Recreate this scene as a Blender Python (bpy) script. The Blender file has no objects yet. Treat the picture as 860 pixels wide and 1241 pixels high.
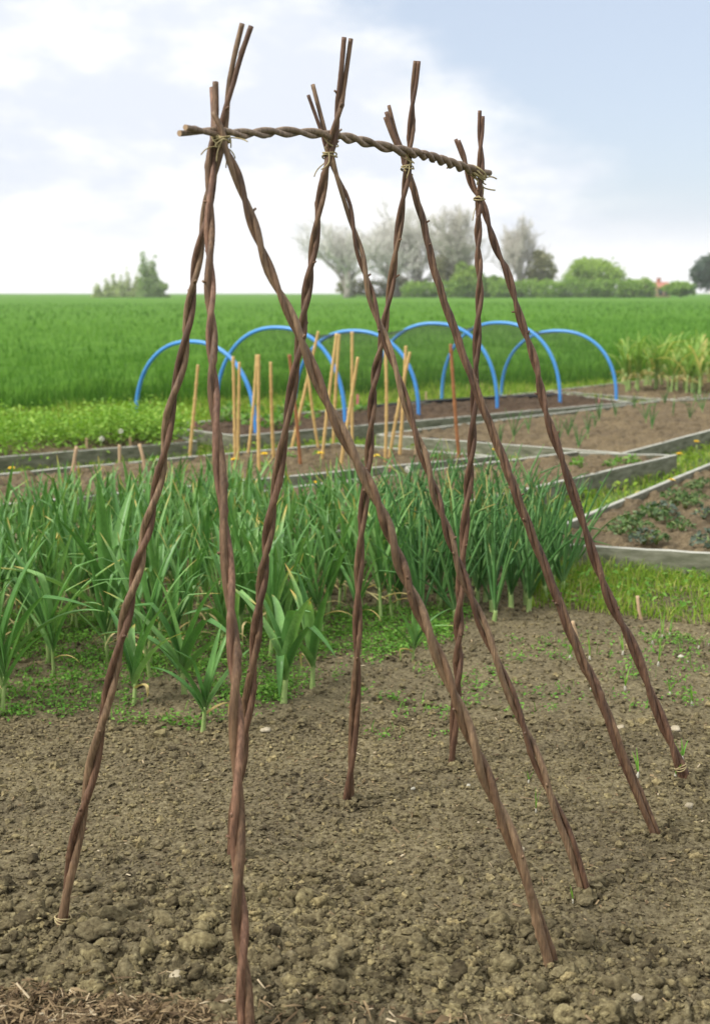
import bpy, bmesh, math, random
import numpy as np
from mathutils import Vector, Matrix

random.seed(7)
RNG = np.random.default_rng(11)
SC = bpy.context.scene
COL = SC.collection
R = math.radians

# ------------------------------------------------------------------ camera, sky, sun, exposure
EYE = 1.5
FPX = 1551.0
HOR = 353.0
PITCH = math.atan((620.5 - HOR) / FPX)
cam_d = bpy.data.cameras.new('camera')
cam = bpy.data.objects.new('camera', cam_d)
COL.objects.link(cam)
cam.location = (0, 0, EYE)
cam.rotation_euler = (math.pi / 2 - PITCH, 0, 0)
cam_d.sensor_fit = 'VERTICAL'
cam_d.sensor_height = 36.0
cam_d.lens = 36.0 * FPX / 1241.0
cam_d.clip_start = 0.05
cam_d.clip_end = 3000
cam_d.dof.use_dof = True
cam_d.dof.focus_distance = 3.5
cam_d.dof.aperture_fstop = 4.2
SC.camera = cam

SUN_EL, SUN_AZ = 46.0, -115.0        # azimuth from +Y (away from the camera), positive to the right
world = bpy.data.worlds.new('World')
SC.world = world
world.use_nodes = True


def build_sky():
    nt = world.node_tree
    N, L = nt.nodes, nt.links
    N.clear()
    out = N.new('ShaderNodeOutputWorld')
    bg = N.new('ShaderNodeBackground')
    bg.inputs['Strength'].default_value = 0.1
    L.new(bg.outputs[0], out.inputs[0])
    sky = N.new('ShaderNodeTexSky')
    sky.sky_type = 'NISHITA'
    sky.sun_disc = False
    sky.sun_elevation = R(SUN_EL)
    sky.sun_rotation = R(SUN_AZ)
    tc = N.new('ShaderNodeTexCoord')
    sep = N.new('ShaderNodeSeparateXYZ')
    L.new(tc.outputs['Generated'], sep.inputs[0])

    def math_(op, a, b=None, clamp=False):
        m = N.new('ShaderNodeMath')
        m.operation = op
        m.use_clamp = clamp
        for i, v in enumerate((a, b)):
            if v is None:
                continue
            if isinstance(v, (int, float)):
                m.inputs[i].default_value = v
            else:
                L.new(v, m.inputs[i])
        return m.outputs[0]

    def ramp(v, lo, hi, a=0.0, b=1.0):
        m = N.new('ShaderNodeMapRange')
        m.interpolation_type = 'SMOOTHSTEP'
        L.new(v, m.inputs['Value'])
        m.inputs['From Min'].default_value = lo
        m.inputs['From Max'].default_value = hi
        m.inputs['To Min'].default_value = a
        m.inputs['To Max'].default_value = b
        return m.outputs[0]

    def noise(scale, detail, off=(0, 0, 0), sz=2.2):
        mp = N.new('ShaderNodeMapping')
        mp.inputs['Location'].default_value = off
        mp.inputs['Scale'].default_value = (1, 1, sz)
        L.new(tc.outputs['Generated'], mp.inputs[0])
        n = N.new('ShaderNodeTexNoise')
        n.inputs['Scale'].default_value = scale
        n.inputs['Detail'].default_value = detail
        n.inputs['Roughness'].default_value = 0.55
        L.new(mp.outputs[0], n.inputs['Vector'])
        return n.outputs['Fac']

    x, z = sep.outputs['X'], sep.outputs['Z']
    n1 = noise(9.0, 6.0, (0.3, 0.1, 0.0))
    n2 = noise(8.0, 5.0, (1.3, 4.1, 0.9), 2.2)
    d = math_('ADD', math_('MULTIPLY', x, 0.66), math_('MULTIPLY', z, 0.75))
    d = math_('ADD', d, math_('MULTIPLY', math_('SUBTRACT', n1, 0.5), 0.16))
    clear = ramp(d, 0.128, 0.2)
    clear = math_('MULTIPLY', clear, ramp(z, 0.02, 0.085))
    clear = math_('MULTIPLY', clear, ramp(z, 0.30, 0.48, 1.0, 0.0))
    wisps = math_('MULTIPLY', ramp(n2, 0.40, 0.62), ramp(z, 0.015, 0.06))
    # pale blue veil where the cloud opens
    veil = N.new('ShaderNodeMixRGB')
    veil.inputs[0].default_value = 0.66
    L.new(sky.outputs[0], veil.inputs[1])
    veil.inputs[2].default_value = (4.55, 5.05, 5.95, 1)
    dome = N.new('ShaderNodeMixRGB')          # an overcast sky is brightest overhead
    L.new(ramp(z, 0.16, 0.6), dome.inputs[0])
    dome.inputs[1].default_value = (7.2, 7.2, 7.2, 1)
    dome.inputs[2].default_value = (10.2, 10.1, 9.8, 1)
    shade = N.new('ShaderNodeMixRGB')
    L.new(math_('MULTIPLY', math_('MULTIPLY', wisps, 0.66), ramp(z, 0.2, 0.4, 1.0, 0.0)), shade.inputs[0])
    L.new(dome.outputs[0], shade.inputs[1])
    shade.inputs[2].default_value = (4.55, 5.05, 5.95, 1)
    mix = N.new('ShaderNodeMixRGB')
    L.new(clear, mix.inputs[0])
    L.new(shade.outputs[0], mix.inputs[1])
    L.new(veil.outputs[0], mix.inputs[2])
    L.new(mix.outputs[0], bg.inputs[0])


build_sky()
sun_d = bpy.data.lights.new('sun', 'SUN')
sun_d.energy = 2.7
sun_d.angle = R(10)
sun_d.color = (1.0, 0.96, 0.9)
sun = bpy.data.objects.new('sun', sun_d)
COL.objects.link(sun)
_sd = Vector((math.sin(R(SUN_AZ)) * math.cos(R(SUN_EL)), math.cos(R(SUN_AZ)) * math.cos(R(SUN_EL)), math.sin(R(SUN_EL))))
sun.rotation_euler = (-_sd).to_track_quat('-Z', 'Y').to_euler()
sun.location = _sd * 40
SC.view_settings.view_transform = 'Standard'
SC.view_settings.look = 'None'
SC.view_settings.exposure = 0.66
SC.view_settings.gamma = 1.0
SC.view_settings.use_curve_mapping = False

# ------------------------------------------------------------------ measuring helpers
CP, SP = math.cos(PITCH), math.sin(PITCH)


def ray(px, py):
    a = (px - 430.0) / FPX
    b = -(py - 620.5) / FPX
    return Vector((a, CP + b * SP, -SP + b * CP))


def at(px, py, z=0.0):
    """the spot of the garden at height z seen at this place of the photograph"""
    d = ray(px, py)
    return Vector((0, 0, EYE)) + d * ((z - EYE) / d.z)


def far(px, py, Y):
    d = ray(px, py)
    return Vector((0, 0, EYE)) + d * (Y / d.y)


def on_plane(px, py, A, B):
    """ray meets the upright plane through ground points A and B"""
    n = Vector((-(B.y - A.y), B.x - A.x, 0))
    d = ray(px, py)
    o = Vector((0, 0, EYE))
    return o + d * ((A - o).dot(n) / d.dot(n))


# ------------------------------------------------------------------ object helpers
def tag(o, label=None, cat=None, group=None, kind=None):
    if label:
        o['label'] = label
    if cat:
        o['category'] = cat
    if group:
        o['group'] = group
    if kind:
        o['kind'] = kind
    return o


def empty(name, loc=(0, 0, 0), rz=0.0, parent=None):
    o = bpy.data.objects.new(name, None)
    o.empty_display_size = 0.1
    COL.objects.link(o)
    o.location = loc
    o.rotation_euler = (0, 0, rz)
    o.parent = parent
    return o


def link(name, me, mat=None, parent=None, loc=None):
    o = bpy.data.objects.new(name, me)
    COL.objects.link(o)
    if mat is not None and not me.materials:
        me.materials.append(mat)
    o.parent = parent
    if loc is not None:
        o.location = loc
    return o


KIDS = {}


def copy_tree(o, parent=None):
    c = o.copy()
    COL.objects.link(c)
    c.parent = parent
    for ch in list(o.children):
        copy_tree(ch, c)
    return c


def np_mesh(name, V, F, smooth=False, attrs=None):
    """V (n,3); F a list of int arrays, each (k, sides)"""
    me = bpy.data.meshes.new(name)
    V = np.asarray(V, dtype=np.float32)
    F = [np.asarray(f, dtype=np.int32) for f in (F if isinstance(F, list) else [F]) if len(f)]
    me.vertices.add(len(V))
    me.vertices.foreach_set('co', V.ravel())
    loops = np.concatenate([f.ravel() for f in F])
    sizes = np.concatenate([np.full(len(f), f.shape[1], dtype=np.int32) for f in F])
    starts = np.concatenate([[0], np.cumsum(sizes)[:-1]]).astype(np.int32)
    me.loops.add(len(loops))
    me.loops.foreach_set('vertex_index', loops)
    me.polygons.add(len(sizes))
    me.polygons.foreach_set('loop_start', starts)
    me.polygons.foreach_set('loop_total', sizes)
    if smooth:
        me.polygons.foreach_set('use_smooth', np.ones(len(sizes), dtype=bool))
    for k, v in (attrs or {}).items():
        a = me.attributes.new(k, 'FLOAT', 'POINT')
        a.data.foreach_set('value', np.asarray(v, dtype=np.float32))
    me.update(calc_edges=True)
    return me


def hash01(ix, iy, seed):
    h = (ix.astype(np.int64) * 374761393 + iy.astype(np.int64) * 668265263 + seed * 974711) & 0x7fffffff
    h = ((h ^ (h >> 13)) * 1274126177) & 0x7fffffff
    h = (h ^ (h >> 16)) & 0xffff
    return h / 65535.0


def vnoise(x, y, seed=0):
    ix, iy = np.floor(x), np.floor(y)
    fx, fy = x - ix, y - iy
    fx, fy = fx * fx * (3 - 2 * fx), fy * fy * (3 - 2 * fy)
    ix, iy = ix.astype(np.int64), iy.astype(np.int64)
    a, b = hash01(ix, iy, seed), hash01(ix + 1, iy, seed)
    c, d = hash01(ix, iy + 1, seed), hash01(ix + 1, iy + 1, seed)
    return (a * (1 - fx) + b * fx) * (1 - fy) + (c * (1 - fx) + d * fx) * fy


def fbm(x, y, seed=0, octv=4):
    s, a, t = 0, 1.0, 0
    for k in range(octv):
        s = s + a * vnoise(x * 2 ** k, y * 2 ** k, seed + k)
        t += a
        a *= 0.5
    return s / t


def clod_bumps(x, y, cell, seed, keep=0.8):
    """rounded lumps of soil, one per cell at most"""
    best = np.zeros_like(x)
    cx, cy = np.floor(x / cell).astype(np.int64), np.floor(y / cell).astype(np.int64)
    for i in (-1, 0, 1):
        for j in (-1, 0, 1):
            ax, ay = cx + i, cy + j
            px = (ax + hash01(ax, ay, seed)) * cell
            py = (ay + hash01(ax, ay, seed + 1)) * cell
            r = cell * (0.28 + 0.5 * hash01(ax, ay, seed + 2))
            r = np.where(hash01(ax, ay, seed + 3) < keep, r, 1e-6)
            q = 1 - ((x - px) ** 2 + (y - py) ** 2) / (r * r)
            best = np.maximum(best, np.sqrt(np.clip(q, 0, 1)) * r)
    return best


# ------------------------------------------------------------------ materials
def mat_new(name):
    m = bpy.data.materials.new(name)
    m.use_nodes = True
    nt = m.node_tree
    b = nt.nodes['Principled BSDF']
    return m, nt, b


def ramp_node(nt, cols, fac):
    r = nt.nodes.new('ShaderNodeValToRGB')
    el = r.color_ramp.elements
    while len(el) < len(cols):
        el.new(0.5)
    for e, (p, c) in zip(el, cols):
        e.position = p
        e.color = (*c, 1)
    nt.links.new(fac, r.inputs[0])
    return r.outputs[0]


def noise_node(nt, scale, detail=4, coord='Object', rough=0.6, stretch=None):
    tc = nt.nodes.new('ShaderNodeTexCoord')
    src = tc.outputs[coord]
    if stretch:
        mp = nt.nodes.new('ShaderNodeMapping')
        mp.inputs['Scale'].default_value = stretch
        nt.links.new(src, mp.inputs[0])
        src = mp.outputs[0]
    n = nt.nodes.new('ShaderNodeTexNoise')
    n.inputs['Scale'].default_value = scale
    n.inputs['Detail'].default_value = detail
    n.inputs['Roughness'].default_value = rough
    nt.links.new(src, n.inputs['Vector'])
    return n.outputs['Fac']


def mixc(nt, fac, a, b, mode='MIX'):
    m = nt.nodes.new('ShaderNodeMixRGB')
    m.blend_type = mode
    for i, v in enumerate((fac, a, b)):
        if isinstance(v, (int, float)):
            m.inputs[i].default_value = v
        elif isinstance(v, tuple):
            m.inputs[i].default_value = (*v, 1)
        else:
            nt.links.new(v, m.inputs[i])
    return m.outputs[0]


def attr(nt, name):
    a = nt.nodes.new('ShaderNodeAttribute')
    a.attribute_name = name
    return a.outputs['Fac']


def objrand(nt):
    return nt.nodes.new('ShaderNodeObjectInfo').outputs['Random']


def bump(nt, b, h, strength=0.5, dist=0.01):
    n = nt.nodes.new('ShaderNodeBump')
    n.inputs['Strength'].default_value = strength
    n.inputs['Distance'].default_value = dist
    nt.links.new(h, n.inputs['Height'])
    nt.links.new(n.outputs[0], b.inputs['Normal'])


def m_noise(name, cols, scale, rough=0.9, bump_s=0.0, bump_scale=None, bump_d=0.01, stretch=None, coord='Object', spec=0.3, detail=5):
    m, nt, b = mat_new(name)
    f = noise_node(nt, scale, detail, coord, stretch=stretch)
    nt.links.new(ramp_node(nt, cols, f), b.inputs['Base Color'])
    b.inputs['Roughness'].default_value = rough
    b.inputs['Specular IOR Level'].default_value = spec
    if bump_s:
        bump(nt, b, noise_node(nt, bump_scale or scale * 3, 6, coord, stretch=stretch), bump_s, bump_d)
    return m


def m_soil(name, dark, mid, light, rnd=False):
    m, nt, b = mat_new(name)
    f = noise_node(nt, 2.3, 6)
    f2 = noise_node(nt, 70, 5, rough=0.7)
    c = ramp_node(nt, [(0.3, dark), (0.52, mid), (0.72, light)], f2)
    c2 = ramp_node(nt, [(0.35, (0.78, 0.76, 0.74)), (0.65, (1.12, 1.1, 1.02))], f)
    c = mixc(nt, 1.0, c, c2, 'MULTIPLY')
    if rnd:
        c = mixc(nt, 1.0, c, ramp_node(nt, [(0, (0.38, 0.36, 0.35)), (0.2, (0.85, 0.83, 0.80)), (0.6, (1.02, 1.01, 0.97)), (0.93, (1.28, 1.26, 1.12)), (1, (1.75, 1.68, 1.5))], attr(nt, 'rnd')), 'MULTIPLY')
    nt.links.new(c, b.inputs['Base Color'])
    b.inputs['Roughness'].default_value = 0.95
    b.inputs['Specular IOR Level'].default_value = 0.15
    bump(nt, b, noise_node(nt, 260, 5, rough=0.75), 0.7, 0.004)
    return m


def m_leaf(name, cols, rough=0.5, trans=0.25, tip=None, source='rnd', spec=0.25):
    """leaf with own colour per blade (attribute or per copy), light passing through"""
    m, nt, b = mat_new(name)
    f = attr(nt, 'rnd') if source == 'rnd' else objrand(nt)
    c = ramp_node(nt, cols, f)
    if source == 'obj':
        v = noise_node(nt, 9, 4)
        c = mixc(nt, 0.8, c, ramp_node(nt, [(0.3, (0.68, 0.72, 0.62)), (0.5, (1, 1, 1)), (0.72, (1.4, 1.28, 1.3))], v), 'MULTIPLY')
        v2 = noise_node(nt, 170, 2, stretch=(1, 1, 0.05))
        c = mixc(nt, 0.5, c, ramp_node(nt, [(0.35, (0.7, 0.75, 0.7)), (0.6, (1.15, 1.12, 1.1))], v2), 'MULTIPLY')
    if tip:
        t = attr(nt, 'along')
        oi = objrand(nt)
        mr = nt.nodes.new('ShaderNodeMath')
        mr.operation = 'MULTIPLY_ADD'
        nt.links.new(oi, mr.inputs[0])
        mr.inputs[1].default_value = 0.44
        nt.links.new(t, mr.inputs[2])
        k = ramp_node(nt, [(1.20 / 2, (0, 0, 0)), (1.38 / 2, (1, 1, 1))], _half(nt, mr.outputs[0]))
        c = mixc(nt, k, c, tip)
        base = ramp_node(nt, [(0.0, (1, 1, 1)), (0.16, (0, 0, 0))], t)
        c = mixc(nt, _scale(nt, base, 0.45), c, (0.24, 0.33, 0.13))
    nt.links.new(c, b.inputs['Base Color'])
    b.inputs['Roughness'].default_value = rough
    b.inputs['Specular IOR Level'].default_value = spec
    tr = nt.nodes.new('ShaderNodeBsdfTranslucent')
    nt.links.new(mixc(nt, 1.0, c, (1.25, 1.3, 0.7), 'MULTIPLY'), tr.inputs[0])
    ms = nt.nodes.new('ShaderNodeMixShader')
    ms.inputs[0].default_value = trans
    nt.links.new(b.outputs[0], ms.inputs[1])
    nt.links.new(tr.outputs[0], ms.inputs[2])
    nt.links.new(ms.outputs[0], nt.nodes['Material Output'].inputs[0])
    return m


def _half(nt, v):
    return _scale(nt, v, 0.5)


def _scale(nt, v, k):
    n = nt.nodes.new('ShaderNodeMath')
    n.operation = 'MULTIPLY'
    nt.links.new(v, n.inputs[0])
    n.inputs[1].default_value = k
    return n.outputs[0]


def m_willow(name, tint):
    m, nt, b = mat_new(name)
    f = noise_node(nt, 5.5, 6, rough=0.65)
    g = noise_node(nt, 90, 4, stretch=(1, 1, 0.12))
    r, gg, bb = tint
    c = ramp_node(nt, [(0.3, (r * 0.62, gg * 0.58, bb * 0.58)), (0.5, tint), (0.72, (r * 1.45, gg * 1.5, bb * 1.5))], f)
    g2 = noise_node(nt, 300, 3, stretch=(1, 1, 0.06))
    c = mixc(nt, 0.85, c, ramp_node(nt, [(0.32, (0.5, 0.46, 0.43)), (0.55, (1.05, 1.03, 1.0)), (0.75, (1.5, 1.55, 1.55))], g), 'MULTIPLY')
    c = mixc(nt, 0.7, c, ramp_node(nt, [(0.36, (0.5, 0.47, 0.45)), (0.55, (1.0, 1.0, 1.0)), (0.7, (1.35, 1.35, 1.3))], g2), 'MULTIPLY')
    sp = noise_node(nt, 240, 2)
    c = mixc(nt, ramp_node(nt, [(0.70, (0, 0, 0)), (0.76, (0.6, 0.6, 0.6))], sp), c, (0.30, 0.20, 0.12))
    kn = attr(nt, 'knot')
    c = mixc(nt, _scale(nt, kn, 0.35), c, (0.21, 0.125, 0.065))
    nt.links.new(c, b.inputs['Base Color'])
    b.inputs['Roughness'].default_value = 0.55
    b.inputs['Specular IOR Level'].default_value = 0.35
    bump(nt, b, g2, 0.6, 0.003)
    return m


def m_plain(name, col, rough=0.6, spec=0.4, var=0.15, scale=8):
    return m_noise(name, [(0.3, tuple(c * (1 - var) for c in col)), (0.7, tuple(min(1, c * (1 + var)) for c in col))], scale, rough, spec=spec)


M = {}
M['soil'] = m_soil('garden soil', (0.038, 0.029, 0.017), (0.133, 0.113, 0.068), (0.235, 0.207, 0.132))
M['clod'] = m_soil('soil clods', (0.048, 0.038, 0.022), (0.142, 0.122, 0.073), (0.245, 0.219, 0.138), True)
M['bed_soil'] = m_soil('bed soil', (0.045, 0.033, 0.019), (0.130, 0.101, 0.062), (0.215, 0.172, 0.112))
M['dark_soil'] = m_soil('dark bed soil', (0.030, 0.022, 0.015), (0.075, 0.052, 0.035), (0.125, 0.092, 0.062))  # darker mix than the soil of the other beds
M['ground'] = m_noise('rough grass ground', [(0.3, (0.06, 0.05, 0.025)), (0.5, (0.07, 0.10, 0.025)), (0.7, (0.10, 0.17, 0.035))], 6, 0.95, 0.8, 60, 0.02)
M['field'] = m_noise('young crop canopy', [(0.28, (0.052, 0.135, 0.014)), (0.5, (0.082, 0.190, 0.023)), (0.75, (0.120, 0.245, 0.036))], 3.0, 0.95, 1.0, 9, 0.15, stretch=(1.0, 0.35, 1), spec=0.05)
M['board'] = m_noise('weathered grey board', [(0.3, (0.070, 0.076, 0.044)), (0.5, (0.150, 0.152, 0.105)), (0.72, (0.255, 0.250, 0.190))], 7, 0.75, 0.35, 40, 0.004, stretch=(1, 1, 4))
M['board_top'] = m_noise('pale board edge', [(0.3, (0.25, 0.255, 0.215)), (0.7, (0.42, 0.42, 0.37))], 9, 0.8)  # top edges paler than the board faces
M['willow'] = m_willow('willow bark', (0.134, 0.078, 0.044))
M['willow_grey'] = m_willow('grey willow bark', (0.215, 0.155, 0.108))
M['willow_tan'] = m_willow('tan willow bark', (0.175, 0.112, 0.066))
M['willow_pink'] = m_willow('reddish willow bark', (0.175, 0.094, 0.060))
M['willow_red'] = m_willow('dark red willow bark', (0.112, 0.060, 0.036))
M['cut'] = m_plain('cut willow end', (0.34, 0.23, 0.14), 0.8)
M['twine'] = m_noise('straw twine', [(0.3, (0.22, 0.17, 0.08)), (0.7, (0.42, 0.35, 0.19))], 60, 0.9)
M['pipe'] = m_noise('blue plastic water pipe', [(0.3, (0.040, 0.20, 0.52)), (0.7, (0.065, 0.28, 0.64))], 3, 0.38, spec=0.5)
M['cane'] = m_noise('bamboo', [(0.3, (0.40, 0.245, 0.085)), (0.7, (0.60, 0.42, 0.17))], 7, 0.5, stretch=(1, 1, 0.3))
M['cane_red'] = m_noise('rusty brown cane', [(0.3, (0.21, 0.085, 0.03)), (0.7, (0.32, 0.14, 0.055))], 7, 0.6)
M['peg'] = m_plain('pale wooden peg', (0.46, 0.32, 0.19), 0.8)
M['pink'] = m_plain('pink plastic label', (0.62, 0.16, 0.20), 0.5)
M['net'] = m_plain('dark net thread', (0.03, 0.035, 0.03), 0.9)
M['black_pipe'] = m_plain('black hose', (0.012, 0.012, 0.013), 0.5)
M['garlic'] = m_leaf('garlic leaf', [(0.0, (0.062, 0.165, 0.040)), (0.5, (0.104, 0.236, 0.062)), (1.0, (0.182, 0.335, 0.108))], 0.38, 0.24, (0.48, 0.34, 0.09), 'obj')
M['onion'] = m_leaf('onion leaf', [(0.0, (0.050, 0.145, 0.038)), (0.5, (0.082, 0.205, 0.056)), (1.0, (0.145, 0.290, 0.090))], 0.45, 0.2, (0.40, 0.32, 0.10), 'obj')
M['yellow_leaf'] = m_leaf('yellowing leek leaf', [(0.0, (0.14, 0.27, 0.05)), (0.5, (0.22, 0.36, 0.08)), (0.85, (0.28, 0.40, 0.11)), (1.0, (0.50, 0.45, 0.16))], 0.5, 0.35, (0.72, 0.52, 0.20), 'obj')
M['stalk'] = m_noise('pale green stalk', [(0.3, (0.17, 0.27, 0.075)), (0.7, (0.30, 0.38, 0.14))], 12, 0.5)
M['dry_leaf'] = m_leaf('dry straw leaf', [(0, (0.40, 0.30, 0.11)), (1, (0.60, 0.52, 0.28))], 0.6, 0.25, None, 'obj')
M['grass'] = m_leaf('short green grass', [(0.0, (0.095, 0.185, 0.020)), (0.5, (0.190, 0.310, 0.036)), (0.85, (0.290, 0.400, 0.070)), (1.0, (0.42, 0.36, 0.14))], 0.8, 0.35, spec=0.1)
M['crop'] = m_leaf('cereal blade', [(0.0, (0.020, 0.075, 0.008)), (0.5, (0.062, 0.168, 0.018)), (1.0, (0.145, 0.285, 0.042))], 0.8, 0.3, spec=0.08)
M['weed'] = m_leaf('chickweed leaf', [(0.0, (0.060, 0.170, 0.018)), (0.6, (0.110, 0.260, 0.030)), (1.0, (0.190, 0.340, 0.060))], 0.6, 0.3)
M['berry_leaf'] = m_leaf('bright bed foliage', [(0.0, (0.090, 0.215, 0.020)), (0.6, (0.190, 0.350, 0.038)), (1.0, (0.320, 0.470, 0.085))], 0.6, 0.3)
M['dark_leaf'] = m_leaf('dark seedling leaf', [(0.0, (0.030, 0.070, 0.020)), (0.6, (0.075, 0.140, 0.035)), (1.0, (0.15, 0.20, 0.10))], 0.6, 0.2)
M['blue_leaf'] = m_leaf('blue green brassica leaf', [(0.0, (0.045, 0.070, 0.050)), (1.0, (0.12, 0.155, 0.11))], 0.55, 0.15)
M['straw'] = m_leaf('straw and chips', [(0.0, (0.07, 0.045, 0.024)), (0.5, (0.165, 0.115, 0.062)), (0.9, (0.29, 0.215, 0.12)), (1.0, (0.46, 0.39, 0.27))], 0.8, 0.1)
M['flower'] = m_plain('yellow petals', (0.80, 0.56, 0.012), 0.7)
M['white_fluff'] = m_plain('white seed head', (0.74, 0.72, 0.64), 0.9)
M['stone'] = m_noise('pale stone', [(0.3, (0.24, 0.20, 0.13)), (0.7, (0.42, 0.37, 0.27))], 30, 0.9, 0.4, 80)
M['clove'] = m_plain('white clove skin', (0.38, 0.36, 0.29), 0.8)
M['bark'] = m_noise('grey bark', [(0.3, (0.20, 0.185, 0.155)), (0.7, (0.32, 0.30, 0.26))], 2, 0.9)
M['pale_twig'] = m_plain('pale grey twigs', (0.58, 0.57, 0.52), 0.9)
M['twig'] = m_plain('grey brown twigs', (0.48, 0.46, 0.40), 0.9)
M['wall'] = m_plain('pinkish house wall', (0.42, 0.27, 0.20), 0.9)
M['roof'] = m_plain('red tiled roof', (0.34, 0.14, 0.09), 0.9)
M['glass'] = m_plain('dark window glass', (0.05, 0.06, 0.07), 0.15)


def m_crown(name, a, b_, trans=0.4):
    return m_leaf(name, [(0.0, a), (1.0, b_)], 0.7, trans, spec=0.2)


M['crown_green'] = m_crown('fresh green crown', (0.19, 0.30, 0.05), (0.36, 0.50, 0.12))
M['crown_pale'] = m_crown('pale green crown', (0.30, 0.38, 0.18), (0.46, 0.52, 0.30))
M['crown_olive'] = m_crown('olive brown crown', (0.17, 0.18, 0.08), (0.30, 0.31, 0.16))
M['crown_dark'] = m_crown('blue green crown', (0.055, 0.095, 0.075), (0.13, 0.18, 0.15))
M['crown_poplar'] = m_crown('poplar crown', (0.19, 0.29, 0.11), (0.32, 0.43, 0.19))
M['crown_hedge'] = m_crown('hedge leaves', (0.14, 0.26, 0.04), (0.28, 0.43, 0.09))
M['lichen'] = m_crown('grey buds', (0.36, 0.37, 0.28), (0.62, 0.62, 0.55))


# ------------------------------------------------------------------ shape builders
def tube_arrays(pts, rad, sides=8, cap=True, seed=0, wob=0.0):
    """swept tube along pts with one radius per point -> V, [quads, caps]"""
    P = np.array([tuple(p) for p in pts], dtype=float)
    n = len(P)
    T = np.gradient(P, axis=0)
    T /= np.linalg.norm(T, axis=1)[:, None] + 1e-12
    ref = np.array([0.31, 0.93, 0.17])
    if abs(np.dot(ref, T[0])) > 0.95:
        ref = np.array([1.0, 0.0, 0.1])
    U = np.zeros_like(P)
    u = ref - T[0] * np.dot(ref, T[0])
    u /= np.linalg.norm(u)
    for i in range(n):
        u = u - T[i] * np.dot(u, T[i])
        u /= np.linalg.norm(u) + 1e-12
        U[i] = u
    W = np.cross(T, U)
    a = np.linspace(0, 2 * np.pi, sides, endpoint=False)
    rad = np.broadcast_to(np.asarray(rad, dtype=float), (n,))
    rr = rad[:, None] * np.ones((1, sides))
    if wob:
        rg = np.random.default_rng(seed)
        rr = rr * (1 + wob * rg.normal(size=(n, sides)).clip(-2, 2))
    V = P[:, None, :] + rr[..., None] * (np.cos(a)[None, :, None] * U[:, None, :] + np.sin(a)[None, :, None] * W[:, None, :])
    V = V.reshape(-1, 3)
    i = np.arange(n - 1)[:, None] * sides
    j = np.arange(sides)[None, :]
    j2 = (j + 1) % sides
    Q = np.stack([i + j, i + j2, i + sides + j2, i + sides + j], -1).reshape(-1, 4)
    F = [Q]
    if cap:
        F.append(np.array([list(range(sides))[::-1], [(n - 1) * sides + k for k in range(sides)]]))
    return V, F


class Parts:
    """collects arrays into one mesh"""
    def __init__(self):
        self.V, self.F, self.n, self.A = [], {}, 0, {}

    def add(self, V, F, **attrs):
        V = np.asarray(V, dtype=float)
        for f in (F if isinstance(F, list) else [F]):
            f = np.asarray(f)
            self.F.setdefault(f.shape[1], []).append(f + self.n)
        self.V.append(V)
        for k, v in attrs.items():
            self.A.setdefault(k, []).append(np.broadcast_to(np.asarray(v, dtype=float), (len(V),)))
        self.n += len(V)

    def tube(self, pts, rad, sides=8, **attrs):
        V, F = tube_arrays(pts, rad, sides)
        self.add(V, F, **attrs)

    def box(self, c, size, rot=None, **attrs):
        x, y, z = (s / 2 for s in size)
        V = np.array([(-x, -y, -z), (x, -y, -z), (x, y, -z), (-x, y, -z), (-x, -y, z), (x, -y, z), (x, y, z), (-x, y, z)])
        if rot is not None:
            V = V @ np.array(rot).T
        self.add(V + np.array(c), np.array([(0, 3, 2, 1), (4, 5, 6, 7), (0, 1, 5, 4), (1, 2, 6, 5), (2, 3, 7, 6), (3, 0, 4, 7)]), **attrs)

    def mesh(self, name, smooth=False):
        return np_mesh(name, np.concatenate(self.V), [np.concatenate(f) for f in self.F.values()], smooth,
                       {k: np.concatenate(v) for k, v in self.A.items()})


def smooth_path(pts, n):
    """Catmull-Rom resample"""
    P = [Vector(p) for p in pts]
    P = [P[0] * 2 - P[1]] + P + [P[-1] * 2 - P[-2]]
    d = [0]
    for a, b in zip(P[1:-2], P[2:-1]):
        d.append(d[-1] + (b - a).length)
    out = []
    for k in range(n):
        s = d[-1] * k / (n - 1)
        i = 0
        while i < len(d) - 2 and d[i + 1] < s:
            i += 1
        t = (s - d[i]) / (d[i + 1] - d[i])
        p0, p1, p2, p3 = P[i], P[i + 1], P[i + 2], P[i + 3]
        out.append(0.5 * ((2 * p1) + (p2 - p0) * t + (2 * p0 - 5 * p1 + 4 * p2 - p3) * t * t + (3 * p1 - p0 - 3 * p2 + p3) * t ** 3))
    return out


def in_poly(x, y, poly):
    x, y = np.asarray(x), np.asarray(y)
    ins = np.zeros(x.shape, dtype=bool)
    n = len(poly)
    for i in range(n):
        x0, y0 = poly[i][:2]
        x1, y1 = poly[(i + 1) % n][:2]
        c = ((y0 > y) != (y1 > y)) & (x < (x1 - x0) * (y - y0) / (y1 - y0 + 1e-12) + x0)
        ins ^= c
    return ins


def scatter(poly, n, rng=RNG):
    xs, ys = [p[0] for p in poly], [p[1] for p in poly]
    out = np.zeros((0, 2))
    while len(out) < n:
        p = np.stack([rng.uniform(min(xs), max(xs), n * 2), rng.uniform(min(ys), max(ys), n * 2)], -1)
        out = np.concatenate([out, p[in_poly(p[:, 0], p[:, 1], poly)]])
    return out[:n]


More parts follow.
